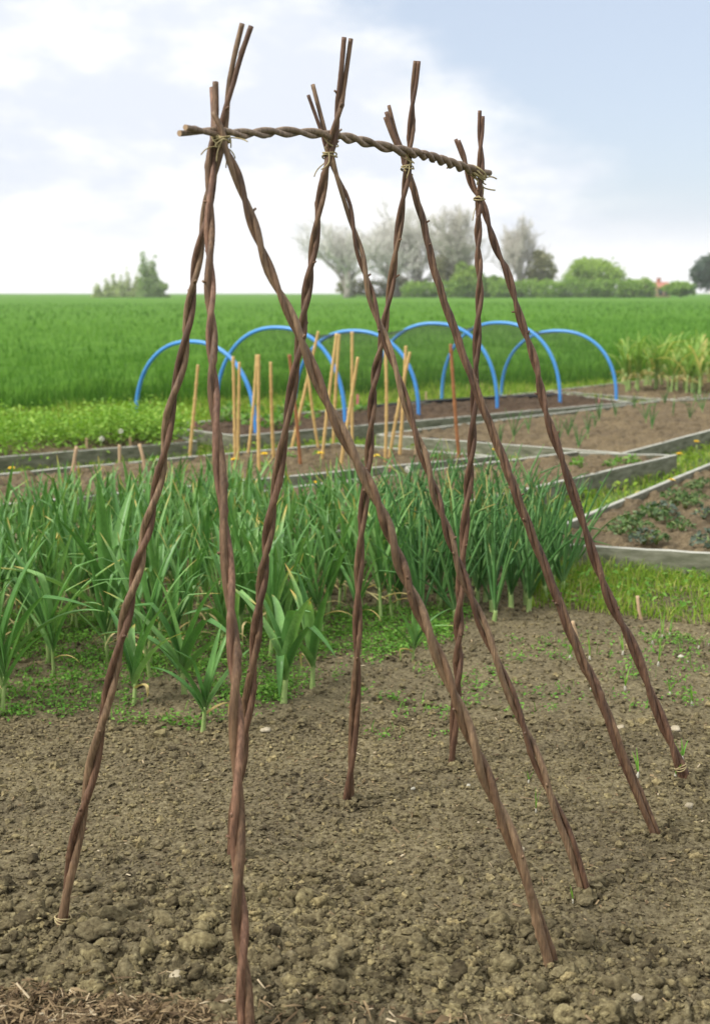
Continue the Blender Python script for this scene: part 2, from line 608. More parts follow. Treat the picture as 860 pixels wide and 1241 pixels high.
def blades(P, h, w, lean, z0=0.0, rng=RNG, rnd=None):
    """many grass blades: P (n,2), heights h (n), widths w (n) -> one mesh"""
    n = len(P)
    a = rng.uniform(0, 2 * np.pi, n)
    fa = rng.uniform(0, 2 * np.pi, n)
    ln = rng.uniform(0.1, 1.0, n) * lean
    side = np.stack([np.cos(fa), np.sin(fa), np.zeros(n)], -1) * (w / 2)[:, None]
    ld = np.stack([np.cos(a), np.sin(a), np.zeros(n)], -1)
    base = np.concatenate([P, np.broadcast_to(np.asarray(z0, dtype=float), (n,))[:, None]], 1)
    up = np.array([0, 0, 1.0])
    mid = base + up * (h * 0.55)[:, None] + ld * (h * ln * 0.25)[:, None]
    top = base + up * (h * (1 - 0.25 * ln))[:, None] + ld * (h * ln)[:, None]
    V = np.stack([base - side, base + side, mid - side * 0.8, mid + side * 0.8, top], 1).reshape(-1, 3)
    k = np.arange(n)[:, None] * 5
    Q = np.concatenate([k, k + 1, k + 3, k + 2], 1)
    T = np.concatenate([k + 2, k + 3, k + 4], 1)
    r = rng.uniform(0, 1, n) if rnd is None else rnd
    return V, [Q, T], np.repeat(r, 5)


def leaf_discs(P, nrm_spread, size, rng=RNG, rnd=None, aspect=0.7):
    """small folded leaves at points P (n,3)"""
    n = len(P)
    nr = rng.normal(size=(n, 3)) * nrm_spread + np.array([0, 0, 1.0])
    nr /= np.linalg.norm(nr, axis=1)[:, None]
    t = np.cross(nr, rng.normal(size=(n, 3)))
    t /= np.linalg.norm(t, axis=1)[:, None] + 1e-9
    b = np.cross(nr, t)
    s = np.broadcast_to(np.asarray(size, dtype=float), (n,)) * rng.uniform(0.6, 1.3, n)
    s = s[:, None]
    V = np.stack([P - t * s, P + b * s * aspect * 0.8 - t * s * 0.1, P + t * s, P - b * s * aspect * 0.8 - t * s * 0.1], 1)
    V[:, 1] += nr * s * 0.2
    V[:, 3] += nr * s * 0.2
    k = np.arange(n)[:, None] * 4
    F = np.concatenate([np.concatenate([k, k + 1, k + 2], 1), np.concatenate([k, k + 2, k + 3], 1)])
    r = rng.uniform(0, 1, n) if rnd is None else rnd
    return V.reshape(-1, 3), [F], np.repeat(r, 4)


# unit ball for lumps
def ico(sub):
    bm = bmesh.new()
    bmesh.ops.create_icosphere(bm, subdivisions=sub, radius=1.0)
    V = np.array([v.co[:] for v in bm.verts])
    F = np.array([[v.index for v in f.verts] for f in bm.faces])
    bm.free()
    return V, F


ICO = {k: ico(k) for k in (1, 2, 3)}


def lumps(P, rad, sub, rng=RNG, rough=0.22, flat=0.75):
    """irregular soil lumps at P (n,3)"""
    V0, F0 = ICO[sub]
    n, m = len(P), len(V0)
    V = np.broadcast_to(V0, (n, m, 3)).copy()
    g = np.zeros((n, m))
    for k in range(5):
        d = rng.normal(size=(n, 3)) * (1.2 + k * 1.1)
        ph = rng.uniform(0, 6.28, n)
        g += np.sin(np.einsum('nmi,ni->nm', np.broadcast_to(V0, (n, m, 3)), d) + ph[:, None]) * (0.9 ** k)
    V *= (1 + rough * g * 0.55 + rng.normal(size=(n, m)) * rough * 0.22)[..., None]
    sc = rng.uniform(0.75, 1.25, (n, 1, 3)) * np.array([1, 1, flat])
    V *= sc * np.asarray(rad)[:, None, None]
    V += P[:, None, :]
    F = (F0[None] + (np.arange(n) * m)[:, None, None]).reshape(-1, 3)
    return V.reshape(-1, 3), [F], np.repeat(rng.uniform(0, 1, n), m)


# ------------------------------------------------------------------ ground and soil
def sheet(name, pts, z, mat, kind='structure'):
    V = [(p[0], p[1], z) for p in pts]
    me = bpy.data.meshes.new(name)
    me.from_pydata(V, [], [list(range(len(V)))])
    o = link(name, me, mat)
    tag(o, kind=kind)
    return o


sheet('ground', [(-420, -6), (420, -6), (420, 690), (-420, 690)], -0.035, M['ground'])

# edge of the bare plot: from the garlic's front row round to the grass by the right-hand bed
EDGE = [at(-260, 868), at(0, 874), at(190, 884), at(330, 870), at(430, 800), at(505, 762), at(600, 742), at(690, 735), at(770, 742), at(860, 752), at(1050, 770)]
GARLIC_POLY = [at(-330, 960), at(0, 868), at(180, 884), at(300, 862), at(420, 800), at(500, 760), at(600, 742), at(695, 730), at(700, 690), at(560, 652), at(350, 664), at(250, 632), at(-260, 650)]


def soil_height(x, y):
    big = np.clip((2.98 - 0.22 * x - y) / 0.3 + (fbm(x * 2.2, y * 2.2, 5) - 0.5) * 1.8, 0, 1)   # coarse clods close to the camera
    h = 0.035 * (fbm(x * 1.3, y * 1.3, 21, 3) - 0.5)
    h = h + 0.016 * (fbm(x * 7, y * 7, 31, 4) - 0.5)
    h = h + clod_bumps(x, y, 0.06, 101, 0.7) * 0.55 * big
    h = h + clod_bumps(x + 0.4, y, 0.021, 131, 0.8) * (0.10 + 0.5 * big)
    h = h + clod_bumps(x, y + 0.3, 0.015, 151, 0.8) * (0.30 + 0.3 * big)
    h = h + 0.004 * (vnoise(x * 160, y * 160, 71) - 0.5)
    return h - 0.012


def build_soil():
    ys = [2.2]
    while ys[-1] < 8.3:
        ys.append(ys[-1] * 1.0023)
    ys = np.array(ys)
    xs = np.sinh(np.linspace(-1.75, 1.75, 1060)) / math.sinh(1.75) * 3.05       # finest in the middle
    X, Y = np.meshgrid(xs, ys)
    # keep the mesh as wide as the view plus a step to either side
    wv = (0.36 * Y + 1.6) / 3.05
    X = X * wv
    Z = soil_height(X, Y)
    n, m = X.shape
    V = np.stack([X, Y, Z], -1).reshape(-1, 3)
    i = np.arange(n - 1)[:, None] * m
    j = np.arange(m - 1)[None, :]
    Q = np.stack([i + j, i + j + 1, i + m + j + 1, i + m + j], -1).reshape(-1, 4)
    me = np_mesh('soil', V, Q, True)
    tag(link('soil', me, M['soil']), 'bare olive brown crumbly soil of the garden plot', kind='structure')


build_soil()


def build_clods():
    pt = Parts()
    rng = np.random.default_rng(3)
    wedge = lambda y0, y1: [(-0.36 * y0 - 0.2, y0), (0.36 * y0 + 0.2, y0), (0.36 * y1 + 0.2, y1), (-0.36 * y1 - 0.2, y1)]
    # coarse lumps at the bottom of the view
    P = scatter(wedge(2.45, 3.5), 5200, rng)
    keep = rng.uniform(0, 1, len(P)) < np.clip((3.0 - 0.22 * P[:, 0] - P[:, 1]) / 0.3 + (fbm(P[:, 0] * 2.2, P[:, 1] * 2.2, 5) - 0.5) * 2.0, 0.02, 0.85)
    P = P[keep]
    r = rng.lognormal(math.log(0.0105), 0.45, len(P)).clip(0.005, 0.030)
    z = soil_height(P[:, 0], P[:, 1])
    V, F, a = lumps(np.c_[P, z + r * 0.2], r, 3, rng, 0.42)
    pt.add(V, F, rnd=a)
    coarse = len(F[0])
    # each coarse clod is itself an aggregate of crumbs
    k = 16
    big = r > 0.009
    C, rb = np.c_[P, z + r * 0.2][big], r[big]
    d = rng.normal(size=(len(C), k, 3))
    d[..., 2] = np.abs(d[..., 2]) * 0.9
    d /= np.linalg.norm(d, axis=2)[..., None]
    Q = (C[:, None, :] + d * (rb * 0.86)[:, None, None] * np.array([1, 1, 0.8])).reshape(-1, 3)
    V, F, a = lumps(Q, np.repeat(rb, k) * rng.uniform(0.16, 0.42, len(Q)), 1, rng, 0.4)
    pt.add(V, F, rnd=a)
    # medium crumbs everywhere
    P = scatter(wedge(2.45, 4.4), 46000, rng)
    r = rng.lognormal(math.log(0.0030), 0.55, len(P)).clip(0.0015, 0.014)
    z = soil_height(P[:, 0], P[:, 1])
    V, F, a = lumps(np.c_[P, z + r * 0.3], r, 1, rng, 0.5)
    pt.add(V, F, rnd=a)
    P = scatter(wedge(4.2, 7.2), 16000, rng)
    r = rng.lognormal(math.log(0.0046), 0.55, len(P)).clip(0.0025, 0.020)
    z = soil_height(P[:, 0], P[:, 1])
    V, F, a = lumps(np.c_[P, z + r * 0.3], r, 1, rng, 0.5)
    pt.add(V, F, rnd=a)
    # earth pushed up round each foot
    for px in ((74, 1128), (299, 1250), (671, 1176), (279, 1038), (709, 1082), (422, 970), (794, 1012), (547, 924), (830, 945)):
        c = at(*px)
        a, q = rng.uniform(0, 6.28, 60), rng.uniform(0.018, 0.065, 60)
        P = np.stack([c.x + np.cos(a) * q, c.y + np.sin(a) * q], -1)
        r = rng.lognormal(math.log(0.0075), 0.4, 60).clip(0.004, 0.018)
        V, F, at_ = lumps(np.c_[P, soil_height(P[:, 0], P[:, 1]) + r * 0.3 + 0.012 * (1 - q / 0.065)], r, 2, rng, 0.45)
        pt.add(V, F, rnd=at_)
    me = pt.mesh('soil_crumbs', True)
    sm = np.zeros(len(me.polygons), dtype=bool)
    sm[:coarse] = True                          # the fine crumbs are broken and angular
    me.polygons.foreach_set('use_smooth', sm)
    tag(link('soil_crumbs', me, M['clod']), 'loose crumbs and clods strewn over the bare soil', 'soil', kind='stuff')


build_clods()


def flakes(P, z, ln, wd, rng, flat=0.25):
    """straw bits and chips: thin crossed slivers lying at random"""
    n = len(P)
    a = rng.uniform(0, np.pi, n)
    e = rng.normal(0, flat, n)
    t = np.stack([np.cos(a) * np.cos(e), np.sin(a) * np.cos(e), np.sin(e)], -1)
    s = np.stack([-np.sin(a), np.cos(a), rng.normal(0, 0.4, n)], -1)
    u = np.cross(t, s)
    C = np.c_[P, z]
    l, w = (ln / 2)[:, None], (wd / 2)[:, None]
    bend = u * (l * rng.normal(0, 0.18, (n, 1)))
    V = np.stack([C - t * l - s * w, C - t * l + s * w, C + t * l + s * w, C + t * l - s * w,
                  C - t * l - u * w * 0.5, C + bend + u * w, C + t * l - u * w * 0.5, C + bend - u * w * 0.6], 1).reshape(-1, 3)
    k = np.arange(n)[:, None] * 8
    Q = np.concatenate([np.concatenate([k, k + 1, k + 5, k + 4], 1), np.concatenate([k + 5, k + 1, k + 2, k + 6], 1),
                        np.concatenate([k, k + 4, k + 5, k + 3], 1), np.concatenate([k + 5, k + 6, k + 2, k + 3], 1)])
    return V, [Q], np.repeat(rng.uniform(0, 1, n), 8)


def build_straw():
    rng = np.random.default_rng(5)
    pt = Parts()
    poly = [at(-150, 1194), at(60, 1208), at(180, 1220), at(260, 1234), at(330, 1258), at(330, 1330), at(-150, 1330)]
    P = scatter(poly, 9000, rng)
    z = soil_height(P[:, 0], P[:, 1]) + rng.uniform(0.004, 0.03, len(P))
    V, F, a = flakes(P, z, rng.lognormal(math.log(0.020), 0.6, len(P)).clip(0.005, 0.11), rng.uniform(0.0012, 0.0045, len(P)), rng)
    pt.add(V, F, rnd=a)
    poly = [at(60, 1190), at(250, 1190), at(520, 1235), at(860, 1250), at(860, 1300), at(300, 1300)]
    P = scatter(poly, 500, rng)
    z = soil_height(P[:, 0], P[:, 1]) + rng.uniform(0.004, 0.02, len(P))
    V, F, a = flakes(P, z, rng.lognormal(math.log(0.022), 0.5, len(P)).clip(0.006, 0.08), rng.uniform(0.0018, 0.005, len(P)), rng)
    pt.add(V, F, rnd=a)
    tag(link('straw_mulch', pt.mesh('straw_mulch'), M['straw']), 'brown straw and wood chip mulch along the near edge of the soil', 'mulch', kind='stuff')
    pt = Parts()
    P = scatter([(-1.1, 2.5), (1.1, 2.5), (2.6, 6.4), (-1.6, 4.5)], 1900, rng)
    z = soil_height(P[:, 0], P[:, 1]) + 0.006
    V, F, a = flakes(P, z, rng.lognormal(math.log(0.011), 0.5, len(P)).clip(0.004, 0.05), rng.uniform(0.002, 0.005, len(P)), rng)
    pt.add(V, F, rnd=a)
    tag(link('straw_litter', pt.mesh('straw_litter'), M['straw']), 'scattered bits of straw and chaff on the bare soil', 'litter', kind='stuff')


build_straw()

# ------------------------------------------------------------------ the bean frame
FRAME = empty('bean_frame', at(400, 1040))
tag(FRAME, 'tall frame of twisted willow poles tied with twine to a ridge pole', 'bean frame')
FRAME_INV = Matrix.Translation(-FRAME.location)


def local(p):
    return Vector(p) - FRAME.location


def helix_stems(path, n_stems, r0, r1, turns, phase, splay_top, seed, gap=0.98, splay_bottom=0.0):
    """path: world points foot -> tip. Returns one list of (points, radii, knot) per stem, twisted round the path"""
    rng = np.random.default_rng(seed)
    n = len(path)
    P = np.array([tuple(p) for p in path])
    T = np.gradient(P, axis=0)
    T /= np.linalg.norm(T, axis=1)[:, None]
    s = np.concatenate([[0], np.cumsum(np.linalg.norm(np.diff(P, axis=0), axis=1))])
    u = s / s[-1]
    ref = np.array([0.2, 1.0, 0.1])
    U = ref[None] - T * (T @ ref)[:, None]
    U /= np.linalg.norm(U, axis=1)[:, None]
    W = np.cross(T, U)
    stems = []
    wob = rng.uniform(0, 6.28, 4)
    uc = np.clip(u, 0, 0.945 if splay_top > 0.001 else 0.975)        # the cut ends run straight
    warp = uc ** 1.35 + 0.02 * np.sin(uc * 9 + wob[0]) + 0.01 * np.sin(uc * 21 + wob[1])
    for k in range(n_stems):
        th = phase + 2 * np.pi * k / n_stems + warp * turns * 2 * np.pi
        rr = (r0 + (r1 - r0) * u) * (1.0 + 0.10 * rng.normal())
        rr = rr * (1 + 0.03 * np.sin(u * 31 + rng.uniform(0, 6)) + 0.012 * np.sin(u * 83 + rng.uniform(0, 6)))
        knot = np.zeros(n)
        for _ in range(int(s[-1] / 0.10)):
            c = rng.uniform(0.02, 0.99)
            g = np.exp(-((u - c) * s[-1] / 0.007) ** 2)
            knot = np.maximum(knot, g)
            rr = rr * (1 + 0.03 * g)
        base_r = (r0 + (r1 - r0) * u)
        off = base_r * (gap * 0.95 if n_stems == 2 else gap * 1.08)
        off = off * (1 + 0.05 * np.sin(u * 29 + wob[2]))
        off = off + splay_top * np.clip((u - 0.94) / 0.06, 0, 1) ** 1.15
        off = off + splay_bottom * np.clip((0.05 - u) / 0.05, 0, 1) ** 1.5
        Q = P + off[:, None] * (np.cos(th)[:, None] * U + np.sin(th)[:, None] * W)
        # one stem is usually cut a little longer than the other
        m = n - (int(rng.integers(0, 4)) if k else 0)
        stems.append((Q[:m], rr[:m], knot[:m]))
    return stems


def add_pole(name, path, n_stems, r0, r1, turns, mats, seed, phase=0.0, splay=0.008, gap=0.98, label=None, splay_bottom=0.0):
    pole = empty(name, local(path[0]), 0, FRAME)
    if label:
        pole['label'] = label
    base = Vector(path[0])
    for k, (Q, rr, kn) in enumerate(helix_stems(path, n_stems, r0, r1, turns, phase, splay, seed, gap, splay_bottom)):
        V, F = tube_arrays(Q, rr, 12, True, seed * 7 + k, 0.012)
        # side buds and branch scars: a small bump on one side only
        rgk = np.random.default_rng(seed * 31 + k)
        ang = np.linspace(0, 2 * np.pi, 12, endpoint=False)[None, :] - (np.cumsum(rgk.normal(0, 0.25, len(Q))) + rgk.uniform(0, 6))[:, None]
        kv = kn[:, None] * np.clip(np.cos(ang), 0, 1) ** 3
        V = V.reshape(len(Q), 12, 3)
        V = V + (V - np.asarray(Q)[:, None, :]) * (0.28 * kv)[..., None]
        V = V.reshape(-1, 3)
        kn = kv.ravel()
        # trimmed side shoots: short cut stubs
        nq0 = len(F[0])
        Vs, Qs, Cs, nv = [V], [F[0]], [F[1]], len(V)
        stubs = []
        for _ in range(5):
            j = int(rgk.uniform(0.12, 0.95) * len(Q))
            j = min(max(j, 2), len(Q) - 3)
            t = Q[j + 1] - Q[j - 1]
            t /= np.linalg.norm(t)
            o = Q[j] - np.array(path[min(j, len(path) - 1)])
            o = o - t * o.dot(t) + rgk.normal(0, 0.003, 3)
            o /= np.linalg.norm(o) + 1e-9
            p0 = Q[j] + o * rr[j] * 0.7
            d = (o * 0.75 + t * rgk.uniform(0.3, 0.9))
            d /= np.linalg.norm(d)
            ln = rgk.uniform(0.006, 0.013)
            v, f = tube_arrays([p0, p0 + d * ln * 0.5, p0 + d * ln], [0.0036, 0.0028, 0.0026], 6)
            stubs.append((v, f[0] + nv, f[1] + nv))
            nv += len(v)
        V = np.concatenate([V] + [b[0] for b in stubs])
        kn = np.concatenate([kn, np.full(len(V) - len(kn), 0.4)])
        F = [np.concatenate([F[0]] + [b[1] for b in stubs]), F[1]] + [np.concatenate([b[2] for b in stubs])]
        me = np_mesh('stem', V - np.array(base), F, True, {'knot': kn})
        me.materials.append(mats[k % len(mats)])
        me.materials.append(M['cut'])
        nq = len(F[0])
        mi = np.zeros(len(me.polygons), dtype=np.int32)
        mi[nq:nq + 2] = 1
        me.polygons.foreach_set('material_index', mi)
        sm = np.ones(len(me.polygons), dtype=bool)
        sm[nq:] = False
        me.polygons.foreach_set('use_smooth', sm)
        link('stem', me, None, pole)
    return pole, base


PX = {
    'P1': [(299, 30), (288, 68), (278, 112), (271, 151), (262, 200), (249, 262), (235, 340), (222, 430), (207, 495), (196, 565), (170, 675), (150, 760), (123, 880), (105, 965), (90, 1030), (74, 1128)],
    'P2': [(259, 103), (260, 146), (256, 190), (254, 244), (254, 300), (256, 395), (258, 455), (264, 545), (271, 625), (277, 700), (283, 790), (287, 885), (288, 960), (288, 1045), (292, 1130), (299, 1262)],
    'P3': [(257, 137), (266, 156), (274, 181), (288, 215), (307, 273), (330, 335), (360, 400), (397, 490), (430, 555), (460, 615), (495, 710), (525, 780), (555, 855), (600, 970), (630, 1045), (652, 1115), (671, 1176)],
    'P4': [(421, 46), (415, 98), (408, 146), (398, 190), (388, 244), (380, 300), (371, 360), (362, 422), (351, 490), (341, 550), (327, 635), (315, 725), (307, 800), (297, 885), (289, 950), (283, 1005), (279, 1038)],
    'P5': [(374, 103), (383, 132), (395, 171), (405, 205), (420, 244), (429, 280), (442, 330), (460, 395), (480, 450), (505, 530), (517, 565), (550, 668), (585, 760), (615, 832), (637, 888), (665, 960), (690, 1020), (709, 1082)],
    'P6': [(505, 74), (500, 122), (497, 171), (493, 210), (487, 250), (480, 300), (472, 355), (462, 415), (453, 464), (449, 520), (445, 575), (439, 630), (434, 705), (433, 776), (431, 836), (428, 890), (422, 970)],
    'P7': [(466, 129), (478, 166), (489, 190), (498, 220), (512, 268), (527, 330), (550, 400), (572, 460), (598, 527), (613, 567), (640, 637), (670, 713), (700, 788), (725, 842), (742, 885), (766, 945), (794, 1012)],
    'P8': [(583, 134), (582, 174), (582, 212), (580, 250), (579, 300), (581, 345), (578, 405), (575, 470), (572, 530), (567, 590), (562, 650), (557, 718), (555, 776), (554, 830), (551, 869), (547, 924)],
    'P9': [(553, 168), (562, 192), (572, 224), (584, 247), (592, 273), (602, 304), (614, 330), (630, 385), (648, 440), (661, 500), (678, 550), (700, 615), (722, 683), (742, 735), (766, 782), (790, 845), (811, 897), (830, 945)],
}
FOOT = {k: at(*v[-1]) for k, v in PX.items()}
PAIRS = [('P1', 'P3', (268, 168)), ('P4', 'P5', (400, 188)), ('P6', 'P7', (492, 202)), ('P8', 'P9', (580, 242))]
APEX = []
for a, b, px in PAIRS:
    p = on_plane(px[0], px[1], FOOT[a], FOOT[b])
    APEX.append(p)
ROW = Vector((APEX[3].x - APEX[0].x, APEX[3].y - APEX[0].y, 0)).normalized()


def pole_path(key, apex, shift):
    if key == 'P2':       # the end brace leans back to the crossing almost straight away from the viewer
        F, top = FOOT[key], apex + ROW * shift
        y0, y1 = PX[key][-1][1], 150
        pts = []
        for x, y in PX[key][::-1]:
            f = (y0 - y) / (y0 - y1)
            pts.append(far(x, y, 1 / (1 / F.y + (1 / top.y - 1 / F.y) * f)))
        pts[0] = F.copy()
        pts = [F + (pts[0] - pts[1]).normalized() * 0.05] + pts
        return smooth_path(pts, 260)
    return pole_path_plane(key, apex, shift)


def pole_path_plane(key, apex, shift):
    A = Vector((apex.x, apex.y, 0)) + ROW * shift
    F = FOOT[key]
    pts = [on_plane(x, y, F, A) for x, y in PX[key]][::-1]
    pts[0] = F.copy()
    sink = (pts[0] - pts[1]).normalized() * 0.05
    pts = [pts[0] + sink] + pts
    return smooth_path(pts, 260)


CFG = {  # pole: apex index, shift along the row, stems, materials, turns, phase
    'P1': (0, 0.021, 2, ('willow_tan', 'willow_red'), 7.6, 2.0, 0.007),
    'P2': (0, 0.030, 2, ('willow_pink', 'willow'), 6.2, 2.0, 0.010),
    'P3': (0, -0.021, 2, ('willow_tan', 'willow'), 7.9, 1.0, 0.000),
    'P4': (1, -0.021, 2, ('willow', 'willow_red'), 7.2, 1.3, 0.004),
    'P5': (1, 0.021, 2, ('willow_tan', 'willow_red'), 7.6, 0.2, 0.008),
    'P6': (2, -0.021, 2, ('willow_red', 'willow'), 6.8, 0.9, 0.000),
    'P7': (2, 0.021, 3, ('willow', 'willow', 'willow_red'), 6.0, 2.2, 0.008),
    'P8': (3, -0.021, 2, ('willow_red', 'willow_red'), 7.4, 0.3, 0.000),
    'P9': (3, 0.021, 2, ('willow_red', 'willow_red'), 6.9, 1.7, 0.000),
}
LBL = {'P1': 'left leg of the near end, tip reaching highest', 'P2': 'reddish end brace planted closest to the viewer'}
PATHS, POLES = {}, {}
for i, (key, (ai, sh, ns, mats, turns, ph, spl)) in enumerate(CFG.items()):
    path = pole_path(key, APEX[ai], sh)
    PATHS[key] = path
    k3 = 0.82 if ns == 3 else 1.0
    POLES[key] = add_pole('pole', path, ns, 0.0093 * k3, 0.0054 * k3, turns, [M[m] for m in mats], 20 + i, ph, spl, label=LBL.get(key))

RIDGE_PX = [(221, 158), (240, 159), (259, 160), (302, 162), (346, 160), (390, 163), (429, 169), (473, 180), (517, 189), (552, 200), (570, 206), (588, 209)]
A0, A3 = Vector((APEX[0].x, APEX[0].y, 0)), Vector((APEX[3].x, APEX[3].y, 0))
rpath = smooth_path([on_plane(x, y, A0, A3) for x, y in RIDGE_PX], 300)
add_pole('ridge_pole', rpath, 2, 0.0056, 0.0082, 9.0, [M['willow_grey'], M['willow_grey']], 77, 0.6, 0.006, label='thick grey twisted ridge pole across the top', splay_bottom=0.004)


def twine_loops(c, axis, r, n, pitch, thick, seed, tails=0, squash=1.0, side=None):
    """loops of twine wound round axis at c"""
    rng = np.random.default_rng(seed)
    axis = Vector(axis).normalized()
    u = Vector(side).normalized() if side is not None else axis.orthogonal().normalized()
    u = (u - axis * u.dot(axis)).normalized()
    w = axis.cross(u)
    pt = Parts()
    pts = []
    N = int(28 * n)
    for i in range(N + 1):
        t = i / 28 * 2 * math.pi
        f = i / N - 0.5
        rr = r * (1 + 0.05 * math.sin(t * 2.3 + seed))
        pts.append(c + u * (math.cos(t) * rr) + w * (math.sin(t) * rr * squash) + axis * (f * n * pitch + 0.0025 * math.sin(t * 1.7 + seed)))
    pt.tube([tuple(local(p)) for p in pts], thick, 6)
    for k in range(tails):
        d = Vector(rng.normal(size=3)) * 0.5 + Vector((0, -0.5, -0.7))
        d.normalize()
        p = pts[-1] if k % 2 else pts[0]
        ln = rng.uniform(0.025, 0.07)
        q = Vector(rng.normal(size=3)).normalized()
        pp = [p + d * (ln * t) + q * (0.012 * math.sin(t * 3)) for t in np.linspace(0, 1, 8)]
        pt.tube([tuple(local(x)) for x in pp], thick * 0.8, 5)
    return pt.mesh('twine_tie', True)


def near_px(path, py):
    """3D point of a pole path seen at height py of the photograph, and its direction"""
    best, bi = 1e9, 0
    for i, p in enumerate(path):
        rel = p - Vector((0, 0, EYE))
        fwd = rel.y * CP - rel.z * SP
        y = 620.5 - FPX * (rel.y * SP + rel.z * CP) / fwd
        if abs(y - py) < best:
            best, bi = abs(y - py), i
    i2 = min(bi + 1, len(path) - 1)
    i1 = max(bi - 1, 0)
    return path[bi], (path[i2] - path[i1]).normalized()


for i, (a, b, px) in enumerate(PAIRS):
    yy = [168, 189, 204, 241][i]
    pa, da = near_px(PATHS[a], yy)
    pb, db = near_px(PATHS[b], yy)
    c = (pa + pb) / 2
    gapv = pb - pa
    link('twine_tie', twine_loops(c, (0, 0, 1), gapv.length / 2 + 0.013, 2.5, 0.004, 0.0019, 40 + i, 3, min(1.0, 0.017 / (gapv.length / 2 + 0.013)), gapv), M['twine'], FRAME)
# lashing holding the ridge pole to the crossings
for i, (rx, ry) in enumerate([(266, 160), (401, 165), (494, 186), (577, 205)]):
    c = on_plane(rx, ry, A0, A3)
    link('twine_tie', twine_loops(c - Vector((0, 0, 0.012)), Vector((0.55, -0.2, 0.55)) if i < 3 else Vector((0.6, 0, 0.8)), 0.021 + 0.010 * (i == 3), (3.1, 1.6, 1.6, 4.2)[i], 0.006, 0.0018 + 0.0010 * (i == 3), 60 + i, (6, 1, 1, 9)[i]), M['twine'], FRAME)
# foot ties
for key, yy in (('P1', 1113), ('P9', 930)):
    p, d = near_px(PATHS[key], yy)
    pole, base = POLES[key]
    me = twine_loops(p, d, 0.0182, 3, 0.0045, 0.0018, 80)
    me.transform(Matrix.Translation(FRAME.location - base))
    link('twine_tie', me, M['twine'], pole)


# ------------------------------------------------------------------ raised beds
BED_Z = 0.13


def raised_bed(corners, label, soil_mat, skip=(), soil_drop=0.045, h=0.17):
    """corners: ground spots of the outer top edge, in order"""
    C = [Vector((p.x, p.y, 0)) for p in corners]
    cen = sum(C, Vector()) / len(C)
    root = empty('raised_bed', (cen.x, cen.y, 0))
    tag(root, label, 'raised bed', 'raised vegetable beds edged with grey boards')
    th = 0.035
    n = len(C)
    for i in range(n):
        if i in skip:
            continue
        a, b = C[i] - cen, C[(i + 1) % n] - cen
        d = (b - a).normalized()
        inn = Vector((-d.y, d.x, 0))
        if inn.dot(-(a + b)) < 0:
            inn = -inn
        a2 = a - d * 0.0 if i % 2 == 0 else a + d * (th + 0.002)
        b2 = b if i % 2 == 0 else b - d * (th + 0.002)
        zt = BED_Z - (0.002 if i % 2 else 0)
        zb = BED_Z - h
        e = 0.004
        # bevelled profile so the worn top edge catches light
        prof = [(0, zb), (0, zt - e), (e, zt), (th - e, zt), (th, zt - e), (th, zb)]
        V, K = [], 14
        rg = random.Random(i * 13 + int(cen.x * 100))
        for k in range(K + 1):
            t = k / K
            p = a2.lerp(b2, t)
            sag = rg.uniform(-0.003, 0.003)
            bow = math.sin(t * math.pi) * 0.008 * rg.choice((1, 1))
            for o, z in prof:
                q = p + inn * (o - bow)
                V.append((q.x, q.y, z + (sag if z > 0 else 0)))
        m = len(prof)
        F = []
        top = []
        for k in range(K):
            for j in range(m):
                j2 = (j + 1) % m
                F.append((k * m + j, k * m + j2, (k + 1) * m + j2, (k + 1) * m + j))
                top.append(j in (1, 2, 3))
        F += [tuple(range(m)), tuple(K * m + j for j in range(m))[::-1]]
        me = bpy.data.meshes.new('board')
        me.from_pydata(V, [], F)
        bm = bmesh.new()
        bm.from_mesh(me)
        bmesh.ops.recalc_face_normals(bm, faces=bm.faces)
        bm.to_mesh(me)
        bm.free()
        me.materials.append(M['board'])
        me.materials.append(M['board_top'])
        for p_, t_ in zip(me.polygons, top + [False, False]):
            p_.material_index = 1 if t_ else 0
        link('board', me, None, root)
    # soil filling: bilinear patch with lumps
    if n == 4:
        NU, NV = 280, 120
        u, v = np.meshgrid(np.linspace(0, 1, NU), np.linspace(0, 1, NV))
        c = [np.array(((p - cen).x, (p - cen).y)) for p in C]
        XY = (c[0] * (1 - u[..., None]) + c[1] * u[..., None]) * (1 - v[..., None]) + (c[3] * (1 - u[..., None]) + c[2] * u[..., None]) * v[..., None]
        cc = np.mean(c, 0)
        XY = cc + (XY - cc) * (1 - np.array(0.012))
        x, y = XY[..., 0], XY[..., 1]
        z = BED_Z - soil_drop + 0.05 * (fbm(x * 3 + 7, y * 3, 3) - 0.5) + 0.05 * (fbm(x * 13, y * 13, 8) - 0.5)
        z = z + clod_bumps(x, y, 0.10, 201, 0.6) * 0.55 + clod_bumps(x, y, 0.05, 231, 0.6) * 0.5 - 0.01
        z = np.minimum(z, BED_Z + 0.005)
        V = np.stack([x, y, z], -1).reshape(-1, 3)
        i = np.arange(NV - 1)[:, None] * NU
        j = np.arange(NU - 1)[None, :]
        Q = np.stack([i + j, i + j + 1, i + NU + j + 1, i + NU + j], -1).reshape(-1, 4)
        link('soil', np_mesh('soil', V, Q, True), soil_mat, root)
    return root, C


